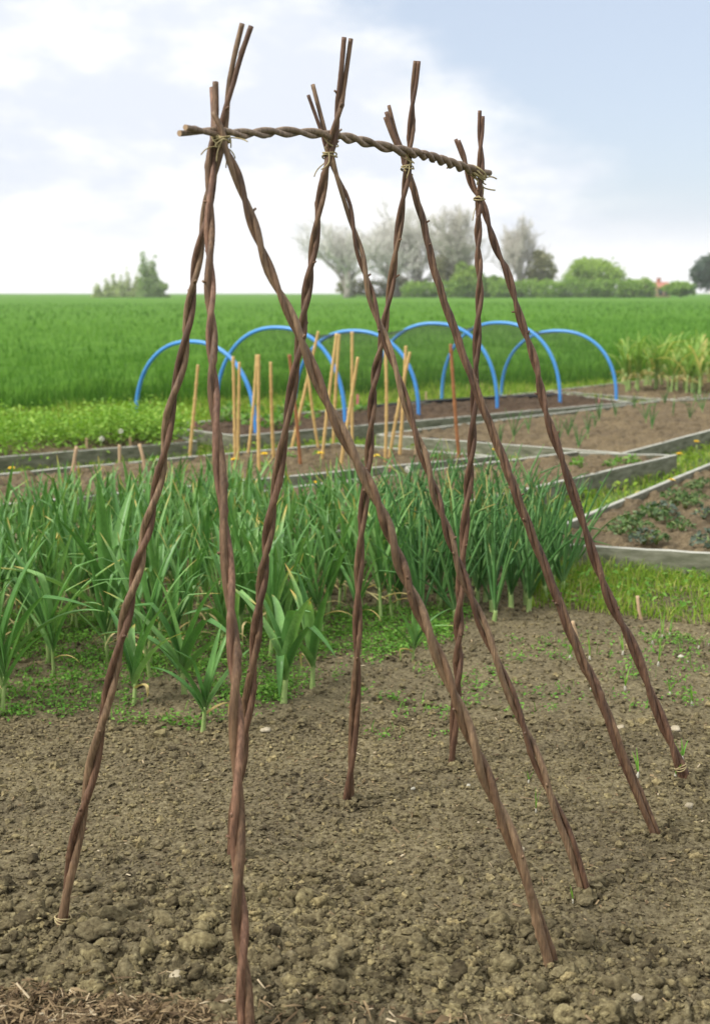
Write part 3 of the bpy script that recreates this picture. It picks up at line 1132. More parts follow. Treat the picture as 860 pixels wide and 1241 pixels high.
tz = lambda x, y: at(x, y, BED_Z)
BED_A = [tz(626, 656), tz(1010, 679), tz(1180, 560), tz(960, 520)]
BED_A[2] = BED_A[1] + (BED_A[3] - BED_A[0])
BED_B = [tz(372, 652), tz(820, 551), tz(697, 547), tz(190, 610)]
BED_C = [tz(755, 549), tz(1010, 482), tz(960, 466), tz(455, 526)]
BED_D = [tz(-180, 568), tz(239, 534.5), tz(192, 520), tz(-180, 545)]
BED_E = [tz(823, 485), tz(1010, 470), tz(860, 452), tz(662, 473)]
BED_F = [tz(-160, 627), tz(601, 552), tz(410, 537), tz(-160, 588)]     # bed with the canes
BED_H = [tz(290, 528), tz(765, 487), tz(664, 474), tz(186, 515)]       # bed under the hoops
raised_bed(BED_A, 'raised bed at the right holding dark seedlings, nearest of all the beds', M['bed_soil'], (2,), 0.05)
raised_bed(BED_B, 'long bare raised bed directly behind the garlic and onions', M['bed_soil'], (), 0.03)
raised_bed(BED_C, 'wide raised bed with rows of thin onion shoots, before the hoops', M['bed_soil'], (), 0.03)
raised_bed(BED_D, 'raised bed overflowing with bright green leafy plants at the left', M['bed_soil'], (), 0.02)
raised_bed(BED_E, 'far raised bed with tall yellowing leeks', M['bed_soil'], (), 0.03)
raised_bed(BED_F, 'long raised bed stuck with bamboo canes', M['bed_soil'], (), 0.03)
raised_bed(BED_H, 'dark soiled raised bed under the blue hoops', M['dark_soil'], (), 0.03)
SZ = 0.10      # soil level inside the beds

# ------------------------------------------------------------------ hoops and net over the back bed
NEAR = [(310, 527), (418, 517), (507, 507), (602, 498), (678, 492), (746, 487)]
FAR = [(165, 516), (262, 508), (357, 499), (452, 491), (535, 483), (607, 480)]
TOPY = [414, 397, 401, 392, 391, 401]
HOOPS = []
HL = ['blue pipe hoop at the left end, standing apart from the net', 'second blue pipe hoop from the left, rising behind the leftmost one',
      'blue pipe hoop behind the densest group of canes', 'blue pipe hoop behind the twin crossing canes, fourth from the left',
      'blue pipe hoop just right of the rusty brown cane', 'rightmost blue pipe hoop, next to the yellowing leeks']
for i in range(6):
    a, b = at(*NEAR[i], SZ - 0.02), at(*FAR[i], SZ - 0.02)
    mid = (a + b) / 2
    # height from the crest seen in the photograph
    k = ray(430, TOPY[i])
    dist = mid.y
    hz = EYE + k.z * dist / k.y - a.z
    pts = []
    rg = random.Random(i)
    for t in np.linspace(-0.06, 1.06, 49):
        th = math.pi * min(max(t, 0), 1)
        c, s = math.cos(th), math.sin(th)
        e = 0.5 - 0.5 * math.copysign(abs(c) ** 0.9, c)
        p = a.lerp(b, e)
        p.z = a.z + hz * abs(s) ** 0.86
        if t < 0 or t > 1:
            p.z = a.z - 0.2 * max(-t, t - 1) / 0.06
        pts.append(p)
    HOOPS.append(pts)
    V, F = tube_arrays([p - a for p in pts], 0.0205, 10)
    o = link('pipe_hoop', np_mesh('pipe_hoop', V, F, True), M['pipe'], None, a)
    tag(o, HL[i], 'hoop', 'blue pipe hoops over the back bed')


def build_net():
    """dark net hung over the hoops: every thread is a ribbon"""
    pt = Parts()
    H = [np.array([tuple(p) for p in h[3:-3]]) for h in HOOPS[1:]]
    c = [h.mean(0) for h in H]
    H = [ci + (h - ci) * 0.965 for h, ci in zip(H, c)]     # just inside the pipes
    rows = []
    for k in range(len(H) - 1):
        for t in np.linspace(0, 1, 40, endpoint=(k == len(H) - 2)):
            g = H[k] * (1 - t) + H[k + 1] * t
            g[:, 2] -= 0.05 * math.sin(t * math.pi) * np.sin(np.linspace(0, math.pi, len(g)))
            rows.append(g)
    G = np.array(rows)                      # (nu, nv, 3)
    nu, nv = G.shape[:2]
    # finer across the arch
    tt = np.linspace(0, nv - 1, 120)
    i0 = np.floor(tt).astype(int).clip(0, nv - 2)
    f = (tt - i0)[None, :, None]
    G = G[:, i0] * (1 - f) + G[:, i0 + 1] * f
    nu, nv = G.shape[:2]
    w = 0.0006

    def ribbons(A):
        T = np.gradient(A, axis=1)
        T /= np.linalg.norm(T, axis=2)[..., None] + 1e-9
        S = np.cross(T, np.array([0.3, -0.8, 0.5]))
        S /= np.linalg.norm(S, axis=2)[..., None] + 1e-9
        n, m = A.shape[:2]
        V = np.stack([A - S * w, A + S * w], 2).reshape(-1, 3)
        i = np.arange(n)[:, None] * (2 * m)
        j = np.arange(m - 1)[None, :] * 2
        Q = np.stack([i + j, i + j + 1, i + j + 3, i + j + 2], -1).reshape(-1, 4)
        pt.add(V, Q)
    ribbons(G)
    ribbons(np.transpose(G, (1, 0, 2)))
    tag(link('garden_net', pt.mesh('garden_net'), M['net']), 'fine dark netting hung over the blue hoops', 'net')


build_net()
# black hose along the back of the hoop bed
hp = [at(x, y, SZ + 0.03) for x, y in ((440, 494), (500, 488), (560, 484), (600, 482), (655, 480), (672, 478))]
tag(link('hose', (lambda a: np_mesh('hose', a[0], a[1], True))(tube_arrays(smooth_path(hp, 60), 0.022, 8)), M['black_pipe']), 'black hose lying along the back of the hooped bed', 'hose')

# ------------------------------------------------------------------ canes, pegs, labels
CANES = [((240, 442), (230, 553), 'cane', 'lone bamboo cane at the left end of the cane bed'),
         ((282.5, 432), (285, 566), 'cane', 'bamboo cane inside the leftmost hoop, tallest of a touching pair'),
         ((290, 438.6), (288, 558), 'cane', 'shorter bamboo cane of the touching pair inside the leftmost hoop'),
         ((311, 430), (300, 552), 'cane', 'slanting bamboo cane before the near leg of the leftmost hoop'),
         ((313.5, 429.6), (314, 571), 'cane', 'upright thick bamboo cane beside the slanting one at the leftmost hoop'),
         ((328, 438.6), (332, 558), 'cane', 'straight bamboo cane standing alone right of the leftmost hoop'),
         ((350.5, 429.6), (364, 566), 'cane_red', 'brownish cane leaning behind the second willow leg'),
         ((385.7, 401.5), (353, 545), 'cane', 'tall bamboo cane leaning to the right, its foot left of the crossing'),
         ((372, 438), (386.5, 545), 'cane', 'bamboo cane leaning left and crossing the tall leaning one'),
         ((408, 404), (390, 559), 'cane', 'tall bamboo cane with yellow flowers at its foot'),
         ((411, 405), (404, 540), 'cane', 'tall bamboo cane close behind the one with yellow flowers'),
         ((426.5, 402), (426.5, 540), 'cane', 'upright tall bamboo cane near the back corner of the bed'),
         ((433.6, 432.7), (412.6, 565), 'cane', 'bamboo cane leaning right across the upright corner cane'),
         ((467, 424), (466, 560), 'cane', 'pale upright bamboo cane between two willow legs'),
         ((491.6, 419), (484, 552), 'cane', 'bamboo cane, more upright of the crossing pair by the bed corner'),
         ((496.5, 426.6), (472, 554), 'cane', 'bamboo cane, more slanting of the crossing pair by the bed corner'),
         ((545.7, 417), (556, 555), 'cane_red', 'rusty brown cane standing alone at the right end of the bed')]


def stick_between(foot, tip, r0, r1, joints=0, seed=0, sides=10):
    rng = np.random.default_rng(seed)
    n = 70 if joints else 14
    bend = Vector((rng.normal(), rng.normal(), 0)) * 0.006
    pts = [foot.lerp(tip, t) - foot + bend * math.sin(t * math.pi) for t in np.linspace(0, 1, n)]
    r = np.linspace(r0, r1, n)
    if joints:
        L = (tip - foot).length
        u = np.linspace(0, L, n)
        for c in np.arange(0.08 + rng.uniform(0, 0.12), L, L / joints):
            r = r * (1 + 0.30 * np.exp(-((u - c) / 0.009) ** 2))
    V, F = tube_arrays(pts, r, sides)
    return np_mesh('stick', V, F, True)


for i, (t, f, mt, lb) in enumerate(CANES):
    foot = at(f[0], f[1], SZ)
    A = foot + Vector((random.uniform(-1, 1) * 0.02, 0, 0))
    tip = far(t[0], t[1], foot.y + random.uniform(-0.05, 0.05))
    foot2 = foot + (foot - tip).normalized() * 0.08
    me = stick_between(foot2, tip, 0.0142 * random.uniform(0.85, 1.1), 0.0125 * random.uniform(0.9, 1.1), 7, i)
    me.name = 'bamboo_cane'
    tag(link('bamboo_cane', me, M[mt], None, foot2), lb, 'cane', 'garden canes in the long bed')

PEGS = [((93, 541), (87, 575), 'peg', 0.10, 'pale wooden peg beside the pink label at the far left'),
        ((105, 531), (105, 546), 'peg', 0.11, 'short wooden peg among the leafy plants, left of two'),
        ((145, 539), (145, 562), 'peg', 0.10, 'thin upright wooden peg between two leaning pegs'),
        ((169, 538), (175, 572), 'peg', 0.10, 'wooden peg leaning left, near the first willow leg'),
        ((158, 528), (159, 541), 'peg', 0.11, 'short wooden peg among the leafy plants, right of two'),
        ((407, 565), (409, 587), 'peg', 0.10, 'upright wooden peg at the front board of the cane bed'),
        ((505, 538), (501, 553), 'peg', 0.10, 'short thick wooden peg at the back corner of the cane bed'),
        ((693, 753), (702, 785), 'peg', 0.0, 'wooden peg in the bare soil right behind a willow leg'),
        ((772, 722), (778, 748), 'peg', 0.0, 'wooden peg at the edge of soil and grass on the right'),
        ((516, 475), (517, 486), 'peg', 0.10, 'small brown peg in the soil under the hoops')]
for i, (t, f, mt, z, lb) in enumerate(PEGS):
    foot = at(f[0], f[1], z)
    tip = far(t[0], t[1], foot.y)
    foot2 = foot + (foot - tip).normalized() * 0.06
    r = 0.0085 if foot.y < 9 else 0.013
    me = stick_between(foot2, tip, r * 0.8, r, 0, i, 7)
    tag(link('wooden_peg', me, M[mt], None, foot2), lb, 'peg', 'wooden row marker pegs')
for i, (t, f, z, lb) in enumerate([((91.5, 558), (91, 574), 0.10, 'pink plastic plant label at the foot of a wooden peg'),
                                   ((474, 558), (470, 584), 0.10, 'thin pink plastic plant label leaning in the bare bed'),
                                   ((236, 507), (237, 523), 0.10, 'pink plastic plant label beside the lone left cane'),
                                   ((433, 478), (433, 494), 0.10, 'pink plastic plant label by the back edge of the hooped bed'),
                                   ((726, 482), (725, 491), 0.10, 'pink plastic plant label near the rightmost hoop')]):
    foot = at(f[0], f[1], z)
    tip = far(t[0], t[1], foot.y)
    foot2 = foot + (foot - tip).normalized() * 0.05
    d = (tip - foot2)
    pt = Parts()
    L = d.length
    q = d.to_track_quat('Z', 'Y').to_matrix()
    w = 0.028 if i != 1 else 0.016
    V = np.array([(-w * .5, -.002, L), (w * .5, -.002, L), (w * .5, -.002, L * .25), (0, -.002, 0), (-w * .5, -.002, L * .25),
                  (-w * .5, .002, L), (w * .5, .002, L), (w * .5, .002, L * .25), (0, .002, 0), (-w * .5, .002, L * .25)]) @ np.array(q).T
    me = bpy.data.meshes.new('plant_label')
    me.from_pydata(V.tolist(), [], [(0, 4, 3, 2, 1), (5, 6, 7, 8, 9), (0, 1, 6, 5), (1, 2, 7, 6), (2, 3, 8, 7), (3, 4, 9, 8), (4, 0, 5, 9)])
    tag(link('plant_label', me, M['pink'], None, foot2), lb, 'plant label', 'pink plant labels')


# ------------------------------------------------------------------ garlic, onions, leeks
def leaf_mesh(L, W, el0, droop, az, start, fold=0.35, twist=0.0, seg=12, kink=None, tube=False):
    """strap leaf rising from `start`; el0 first elevation, droop total fall (radians)"""
    p = Vector(start)
    V, al = [], []
    F = []
    rows = []
    for k in range(seg + 1):
        t = k / seg
        e = el0 - droop * t ** 1.7
        if kink and t > kink[0]:
            e -= kink[1]
        a = az + twist * t
        d = Vector((math.cos(a) * math.cos(e), math.sin(a) * math.cos(e), math.sin(e)))
        sd = Vector((-math.sin(a), math.cos(a), 0))
        up = sd.cross(d)
        if up.z < 0 and abs(e) < 1.5:
            up = -up
        if tube:
            w = W * (0.7 + 0.5 * min(1, t * 3)) * max(0.02, (1 - t)) ** 0.45
            ring = [p + (sd * math.cos(q) + up * math.sin(q)) * (w * 0.5) for q in (0, 1.257, 2.513, 3.77, 5.027)]
        else:
            w = W * min(1.0, 0.55 + t * 2.2) * max(0.0, 1 - t ** 2.2) ** 0.75
            w = max(w, 0.0006)
            f = fold * (1 - 0.6 * t)
            ring = [p + sd * (w * 0.5) + up * (w * f), p + sd * (w * 0.26) + up * (w * f * 0.36), p, p - sd * (w * 0.26) + up * (w * f * 0.36), p - sd * (w * 0.5) + up * (w * f)]
        rows.append(ring)
        p = p + d * (L / seg)
    for k, ring in enumerate(rows):
        for q in ring:
            V.append(tuple(q))
            al.append(k / seg)
    m = len(rows[0])
    for k in range(seg):
        for j in range(m if tube else m - 1):
            j2 = (j + 1) % m
            F.append((k * m + j, k * m + j2, (k + 1) * m + j2, (k + 1) * m + j))
    return np_mesh('leaf', np.array(V), np.array(F), True, {'along': al})


def make_plant(name, seed, n, L, W, stalk_h, stalk_r, spread, mat, tube=False, droopy=0.5, dry=0, fold=0.35):
    rg = random.Random(seed)
    root = empty(name)
    lean = Vector((rg.uniform(-1, 1), rg.uniform(-1, 1), 0)) * 0.03
    pts = [Vector((0, 0, -0.03)).lerp(Vector((0, 0, stalk_h)) + lean * (stalk_h / 0.2), t) for t in np.linspace(0, 1, 8)]
    rr = [stalk_r * (1.25 if k == 1 else 1.0) * (1 - 0.25 * k / 7) for k in range(8)]
    V, F = tube_arrays(pts, rr, 9)
    link('stalk', np_mesh('stalk', V, F, True), M['stalk'], root)
    az0 = rg.uniform(0, 6.28)
    for k in range(n):
        f = k / max(1, n - 1)                         # outer -> inner
        az = az0 + (k % 2) * math.pi + rg.uniform(-0.5, 0.5) + k * 0.12
        el = R(90 - spread * (1 - f * 0.85) * rg.uniform(0.7, 1.2) - 3)
        ln = L * (0.62 + 0.5 * math.sin(0.5 + f * 1.9)) * rg.uniform(0.82, 1.12)
        drp = droopy * (1.35 - f) * rg.uniform(0.4, 1.5)
        st = pts[-1] * (0.55 + 0.45 * f) if not tube else pts[-1] * (0.7 + 0.3 * f)
        kink = (rg.uniform(0.55, 0.8), rg.uniform(0.5, 1.3)) if rg.random() < 0.26 else None
        is_dry = k < dry
        me = leaf_mesh(ln * (0.6 if is_dry else 1), W * rg.uniform(0.75, 1.15) * (0.5 if is_dry else 1), el if not is_dry else R(30), drp if not is_dry else 1.6,
                       az, st, fold, rg.uniform(-0.5, 0.5), 13, kink, tube)
        link('leaf', me, M['dry_leaf'] if is_dry else mat, root)
    return root


def set_copy(proto, used, x, y, z, rz, s, label, cat, group, slim=1.0):
    o = proto
    if used.get(proto.name):
        o = copy_tree(proto)
    used[proto.name] = True
    o.location = (x, y, z)
    o.rotation_euler = (random.uniform(-0.05, 0.05), random.uniform(-0.05, 0.05), rz)
    o.scale = (s * slim, s * slim, s)
    tag(o, label, cat, group)
    return o


used = {}
BIG = [make_plant('garlic_plant', 100 + i, 7, 0.52, 0.060, 0.15, 0.0140, 44, M['garlic'], droopy=0.75, dry=i % 2, fold=0.42) for i in range(5)]
MID = [make_plant('garlic_plant', 200 + i, 7 + i % 2, 0.46, 0.036, 0.17, 0.0105, 30, M['garlic'], droopy=0.55, dry=1 + (i % 3 == 0), fold=0.33) for i in range(7)]
ONI = [make_plant('onion_plant', 300 + i, 7 + i % 3, 0.42, 0.0135, 0.05, 0.0125, 30, M['onion'], tube=True, droopy=0.35) for i in range(5)]

# the plants one can tell apart along the front, at their spots in the photograph
FRONT = [((132, 778), 0, 1.06, 2.5, 'largest garlic plant at the left, broad leaves fanned out over weeds'),
         ((162, 852), 3, 0.62, 0.8, 'short stout garlic plant low beside the first willow leg'),
         ((246, 884), 1, 0.60, 0.4, 'small garlic plant standing foremost in the weeds'),
         ((224, 842), 2, 0.80, 1.2, 'garlic plant with stiff leaves between the first leg and the reddish brace'),
         ((343, 850), 4, 0.86, 0.3, 'broad leaved garlic plant beside the crossing of two willow legs'),
         ((378, 832), 1, 0.74, 1.6, 'garlic plant with a hanging yellow dry leaf'),
         ((5, 840), 2, 0.92, 1.9, 'garlic plant cut by the left edge of the picture'),
         ((290, 815), 3, 0.85, 3.3, 'broad garlic plant behind the reddish willow brace'),
         ((60, 800), 4, 0.88, 4.0, 'broad leaved garlic plant behind and left of the largest one'),
         ((500, 800), 3, 0.42, 5.1, 'short garlic plant bending low at the right end of the front')]
FP = []
for (px, py), v, s, rz, lb in FRONT:
    p = at(px, py)
    FP.append(p)
    set_copy(BIG[v], used, p.x, p.y, 0.0, rz, s, lb, 'garlic plant', 'garlic plants in the plot')

RU = Vector((0.79, 0.61, 0))
RV = Vector((-0.61, 0.79, 0))
O0 = at(0, 872)
cnt = 0
LBLS = ['slim garlic plant with upright green leaves packed in the rows behind', 'slim garlic plant with bending yellow tipped leaves packed in the rows behind']
rg = random.Random(5)
for row in range(0, 17):
    for k in range(-16, 30):
        q = O0 + RU * (k * 0.130 + rg.uniform(-0.05, 0.05) + (row % 2) * 0.08) + RV * (0.10 + row * 0.155 + rg.uniform(-0.04, 0.04))
        if not in_poly([q.x], [q.y], [(p.x, p.y) for p in GARLIC_POLY])[0]:
            continue
        if q.x < -0.36 * q.y - 0.15 or min((q - p).length for p in FP) < 0.2:
            continue
        px = 430 + FPX * q.x / q.y
        onion = px > 520 + rg.uniform(-40, 40) - (q.y - 5.5) * 40
        s = rg.uniform(0.78, 1.08)
        if onion:
            set_copy(ONI[rg.randrange(5)], used, q.x, q.y, 0, rg.uniform(0, 6.28), s * 1.15, 'onion plant with thin tubular blue green leaves in the crowded right end rows', 'onion plant', 'onion plants in the plot')
        elif row < 2 and rg.random() < 0.35:
            continue
        else:
            v = rg.randrange(7)
            set_copy(MID[v], used, q.x, q.y, 0, rg.uniform(0, 6.28), s * (0.86 if row < 3 else 0.88), LBLS[v % 2], 'garlic plant', 'garlic plants in the plot', 1.0 if row < 3 else 0.88)
        cnt += 1
print('plants', cnt)
# the separate onion at the right end
set_copy(ONI[2], used, *at(640, 738).xy, 0, 1.0, 1.2, 'foremost onion plant, pale bulb neck showing at the soil edge', 'onion plant', 'onion plants in the plot')
set_copy(ONI[4], used, *at(598, 752).xy, 0, 2.6, 1.0, 'onion plant at the soil edge behind the third willow leg', 'onion plant', 'onion plants in the plot')

# far bed of yellowing leeks
LEEK = [make_plant('leek_plant', 400 + i, 9, 0.55, 0.062, 0.30, 0.022, 34, M['yellow_leaf'], droopy=1.5, dry=3) for i in range(4)]
poly_e = [(p.x, p.y) for p in (tz(752, 474), tz(832, 480), tz(1000, 468), tz(860, 453), tz(752, 464))]
for i, (x, y) in enumerate(scatter(poly_e, 74, np.random.default_rng(2))):
    set_copy(LEEK[i % 4], used, x, y, SZ, i * 1.7, random.uniform(0.75, 1.1), 'tall leek plant with yellowing tips in the far raised bed', 'leek plant', 'yellowing leeks in the far bed')


# sprouting cloves in the bare soil
def make_sprout(seed, n, L):
    rg = random.Random(seed)
    root = empty('garlic_sprout')
    V, F = tube_arrays([(0, 0, -0.012), (0, 0, 0.0), (0.001, 0, 0.008), (0.002, 0, 0.018)], [0.003, 0.0058, 0.0052, 0.002], 8)
    link('clove', np_mesh('clove', V, F, True), M['clove'], root)
    for k in range(n):
        link('leaf', leaf_mesh(L * rg.uniform(0.7, 1.1), 0.007, R(rg.uniform(60, 88)), rg.uniform(0, 0.7), rg.uniform(0, 6.28), (0.001, 0, 0.010), 0.3, 0, 8), M['weed_sprout'], root)
    return root


M['weed_sprout'] = m_leaf('fresh sprout leaf', [(0, (0.10, 0.26, 0.03)), (1, (0.20, 0.38, 0.06))], 0.5, 0.3, None, 'obj')
SPR = [make_sprout(i, 2 + i % 2, 0.085 + 0.02 * (i % 3)) for i in range(4)]
SP_PX = [(754, 792), (757, 834), (797, 806), (811, 840), (838, 853), (790, 780), (801, 772), (811, 768), (846, 783), (690, 798), (714, 800), (826, 920), (772, 940), (818, 943), (649, 985), (640, 945), (694, 1092), (858, 780), (715, 835)]
for i, (px, py) in enumerate(SP_PX):
    p = at(px, py)
    z = float(soil_height(np.array([p.x]), np.array([p.y]))[0])
    set_copy(SPR[i % 4], used, p.x, p.y, z + 0.004, i * 2.1, 0.95 if i < 14 else 0.55, 'thin green garlic sprout above a white clove in bare soil', 'garlic sprout', 'garlic sprouts in the bare soil')

# onion shoots in the right middle bed, seedlings in the others
rg = random.Random(9)
SHO = [make_plant('onion_shoot', 500 + i, 4, 0.26, 0.012, 0.03, 0.006, 22, M['onion'], tube=True, droopy=0.3) for i in range(3)]
for i, (px, py) in enumerate([(676, 538), (688, 530), (720, 520), (725, 512), (745, 506), (782, 512), (790, 522), (815, 505), (835, 510), (850, 500), (640, 525), (606, 540), (622, 533), (700, 545), (712, 530), (768, 498), (805, 492), (842, 488)]):
    p = at(px, py, SZ)
    set_copy(SHO[i % 3], used, p.x, p.y, SZ, i * 1.3, rg.uniform(0.8, 1.25), 'thin green onion shoot in the wide raised bed', 'onion shoot', 'onion shoots in the wide bed')


def leafy_plant(name, seed, n, r, h, size, mat, spread=0.7):
    rng = np.random.default_rng(seed)
    a = rng.uniform(0, 6.28, n)
    q = r * np.sqrt(rng.uniform(0, 1, n))
    z = h * (1 - (q / r) ** 2 * 0.7) * rng.uniform(0.35, 1.0, n)
    V, F, rn = leaf_discs(np.stack([np.cos(a) * q, np.sin(a) * q, z], -1), spread, size, rng)
    root = empty(name)
    link('leaves', np_mesh('leaves', V, F, False, {'rnd': rn}), mat, root)
    pt = Parts()
    for k in range(6):
        b = k * 1.05 + seed
        pt.tube([(0, 0, -0.02), (math.cos(b) * r * 0.3, math.sin(b) * r * 0.3, h * 0.4), (math.cos(b) * r * 0.7, math.sin(b) * r * 0.7, h * 0.6)], [0.006, 0.004, 0.002], 5)
    link('stems', pt.mesh('stems', True), M['stalk'], root)
    return root


DRK = [leafy_plant('bed_seedling', 600 + i, 90, 0.12, 0.11, 0.022, M['dark_leaf'] if i != 2 else M['blue_leaf'], 0.8) for i in range(3)]
for i, (px, py, v) in enumerate([(772, 640, 0), (790, 628, 0), (760, 636, 0), (800, 624, 2), (780, 655, 2), (830, 612, 0), (845, 605, 0), (852, 625, 2), (818, 605, 1), (858, 660, 2), (750, 645, 1), (838, 592, 1), (795, 655, 1), (850, 588, 0), (825, 640, 1)]):
    p = at(px, py, SZ)
    set_copy(DRK[v], used, p.x, p.y, SZ - 0.01, i * 1.1, rg.uniform(0.6, 1.05),
             'low blue green seedling in the nearest right bed' if v == 2 else 'low dark green crinkled seedling in the nearest right bed', 'seedling', 'seedlings in the right bed')
SDL = [leafy_plant('small_seedling', 620 + i, 28, 0.07, 0.10, 0.022, M['weed'], 0.8) for i in range(2)]
for i, (px, py, lb) in enumerate([(740, 566, 'bare bed behind the onions'), (748, 562, 'bare bed behind the onions'), (766, 562, 'bare bed behind the onions'), (700, 566, 'bare bed behind the onions'),
                                  (384, 553, 'cane bed'), (320, 568, 'cane bed'), (445, 562, 'cane bed'), (530, 556, 'cane bed'), (350, 556, 'cane bed'), (190, 565, 'cane bed'),
                                  (335, 512, 'dark bed under the hoops'), (345, 503, 'dark bed under the hoops'), (300, 517, 'dark bed under the hoops'), (330, 520, 'dark bed under the hoops'), (280, 505, 'dark bed under the hoops'), (365, 500, 'dark bed under the hoops'), (380, 508, 'dark bed under the hoops'), (440, 500, 'dark bed under the hoops'), (270, 512, 'dark bed under the hoops'), (310, 500, 'dark bed under the hoops'), (295, 510, 'dark bed under the hoops'), (350, 517, 'dark bed under the hoops')]):
    p = at(px, py, SZ)
    k = 1.9 if 'hoops' in lb else 0.9
    set_copy(SDL[i % 2], used, p.x, p.y, SZ - 0.01, i * 1.3, k * rg.uniform(0.8, 1.2), 'small bright green seedling in the ' + lb, 'seedling', 'seedlings in the ' + lb)


# ------------------------------------------------------------------ dandelions
def make_flower(white, h):
    root = empty('dandelion')
    V, F = tube_arrays([(0, 0, -0.02), (0.004, 0, h * 0.5), (0.0, 0.004, h)], [0.0035, 0.003, 0.003], 6)
    link('flower_stem', np_mesh('flower_stem', V, F, True), M['stalk'], root)
    rng = np.random.default_rng(3)
    pt = Parts()
    if white:
        n = 160
        d = rng.normal(size=(n, 3))
        d /= np.linalg.norm(d, axis=1)[:, None]
        V, F, _ = leaf_discs(d * 0.026 + np.array([0, 0.004, h + 0.02]), 3.0, 0.006, rng)
        pt.add(V, F)
    else:
        for ring, (rr, el, n) in enumerate([(0.026, 0.15, 22), (0.020, 0.5, 18), (0.012, 0.9, 12)]):
            for k in range(n):
                a = k / n * 6.283 + ring * 0.2
                d = np.array([math.cos(a) * math.cos(el), math.sin(a) * math.cos(el), math.sin(el)])
                s = np.array([-math.sin(a), math.cos(a), 0]) * 0.0035
                c = np.array([0, 0.004, h])
                pt.add(np.array([c, c + d * rr * 0.6 + s, c + d * rr, c + d * rr * 0.6 - s]), np.array([(0, 1, 2, 3)]))
    link('flower_head', pt.mesh('flower_head'), M['white_fluff'] if white else M['flower'], root)
    return root


DAN = {False: make_flower(False, 0.12), True: make_flower(True, 0.16)}
for i, (px, py, w, z, lb) in enumerate([(823, 551, 0, 0, 'yellow dandelion at the right corner of the bare bed'), (843, 536, 0, 0, 'yellow dandelion farthest along the grass at the right'),
                                        (813, 583, 0, 0, 'yellow dandelion above the board of the right bed'), (15, 568, 0, 0, 'yellow dandelion at the far left bed edge'),
                                        (383, 586, 0, 0, 'yellow dandelion between the cane bed and the bare bed'), (597, 546, 0, 0, 'yellow dandelion at the right corner of the cane bed'),
                                        (284, 558, 0, .1, 'yellow flower at the foot of two touching canes'), (321, 551, 0, .1, 'yellow flower between upright canes'), (388, 550, 0, .1, 'yellow flower at the foot of a tall cane'), (456, 553, 0, .1, 'yellow flower left of the pale upright cane'),
                                        (496, 569, 1, 0, 'white dandelion clock by the corner of the bare bed'), (122, 531, 1, .1, 'white seed head over the leafy bed, brightest one'), (146, 522, 1, .1, 'white seed head deeper in the leafy bed'), (425, 585, 1, 0, 'white seed head low behind the third willow leg')]):
    h = 0.12 if not w else 0.18
    p = at(px, py, z + h)
    big = 1.35 if not w else (0.75 if py < 540 else 1.0)
    set_copy(DAN[bool(w)], used, p.x, p.y, z + h * (1 - big) * 0.9, i, big, lb, 'dandelion', 'dandelions around the beds')

# ------------------------------------------------------------------ stones on the soil
for i, (px, py, r, mt, lb) in enumerate([(124, 1137, 0.013, 'stone', 'pale angular stone right of the first willow foot'), (825, 795, 0.012, 'clove', 'white stone in the soil below the grass on the right'),
                                         (322, 884, 0.017, 'stone', 'rounded buff stone between garlic and the willow crossing'), (818, 880, 0.017, 'stone', 'flat pinkish stone near the last willow foot'),
                                         (833, 800, 0.005, 'clove', 'tiny white stone beside the bigger white one'), (567, 950, 0.008, 'clove', 'small white stone between the middle feet'),
                                         (751, 880, 0.011, 'stone', 'dull stone between the two right hand willow legs'), (214, 1194, 0.017, 'stone', 'brown round stone near the straw edge'),
                                         (632, 1028, 0.010, 'stone', 'buff stone right beside the long right leg'), (500, 955, 0.007, 'clove', 'small white stone right of the thin middle foot'),
                                         (835, 975, 0.012, 'stone', 'dull stone in front of the last willow foot'), (771, 1215, 0.012, 'stone', 'grey stone close to the bottom right')]):
    p = at(px, py)
    z = float(soil_height(np.array([p.x]), np.array([p.y]))[0])
    V, F, a = lumps(np.zeros((1, 3)), np.array([r]), 2, np.random.default_rng(i), 0.25, 0.7)
    tag(link('stone', np_mesh('stone', V, F, True), M[mt], None, (p.x, p.y, z + r * 0.35)), lb, 'stone', 'stones on the bare soil')

# ------------------------------------------------------------------ grass, weeds, foliage
def stuff_obj(name, pt, mat, label, cat):
    return tag(link(name, pt.mesh(name), mat), label, cat, kind='stuff')


BEDS = [[(p.x, p.y) for p in b] for b in (BED_A, BED_B, BED_C, BED_D, BED_E, BED_F, BED_H)]


def outside_beds(P):
    k = np.ones(len(P), dtype=bool)
    for b in BEDS:
        k &= ~in_poly(P[:, 0], P[:, 1], b)
    return P[k]


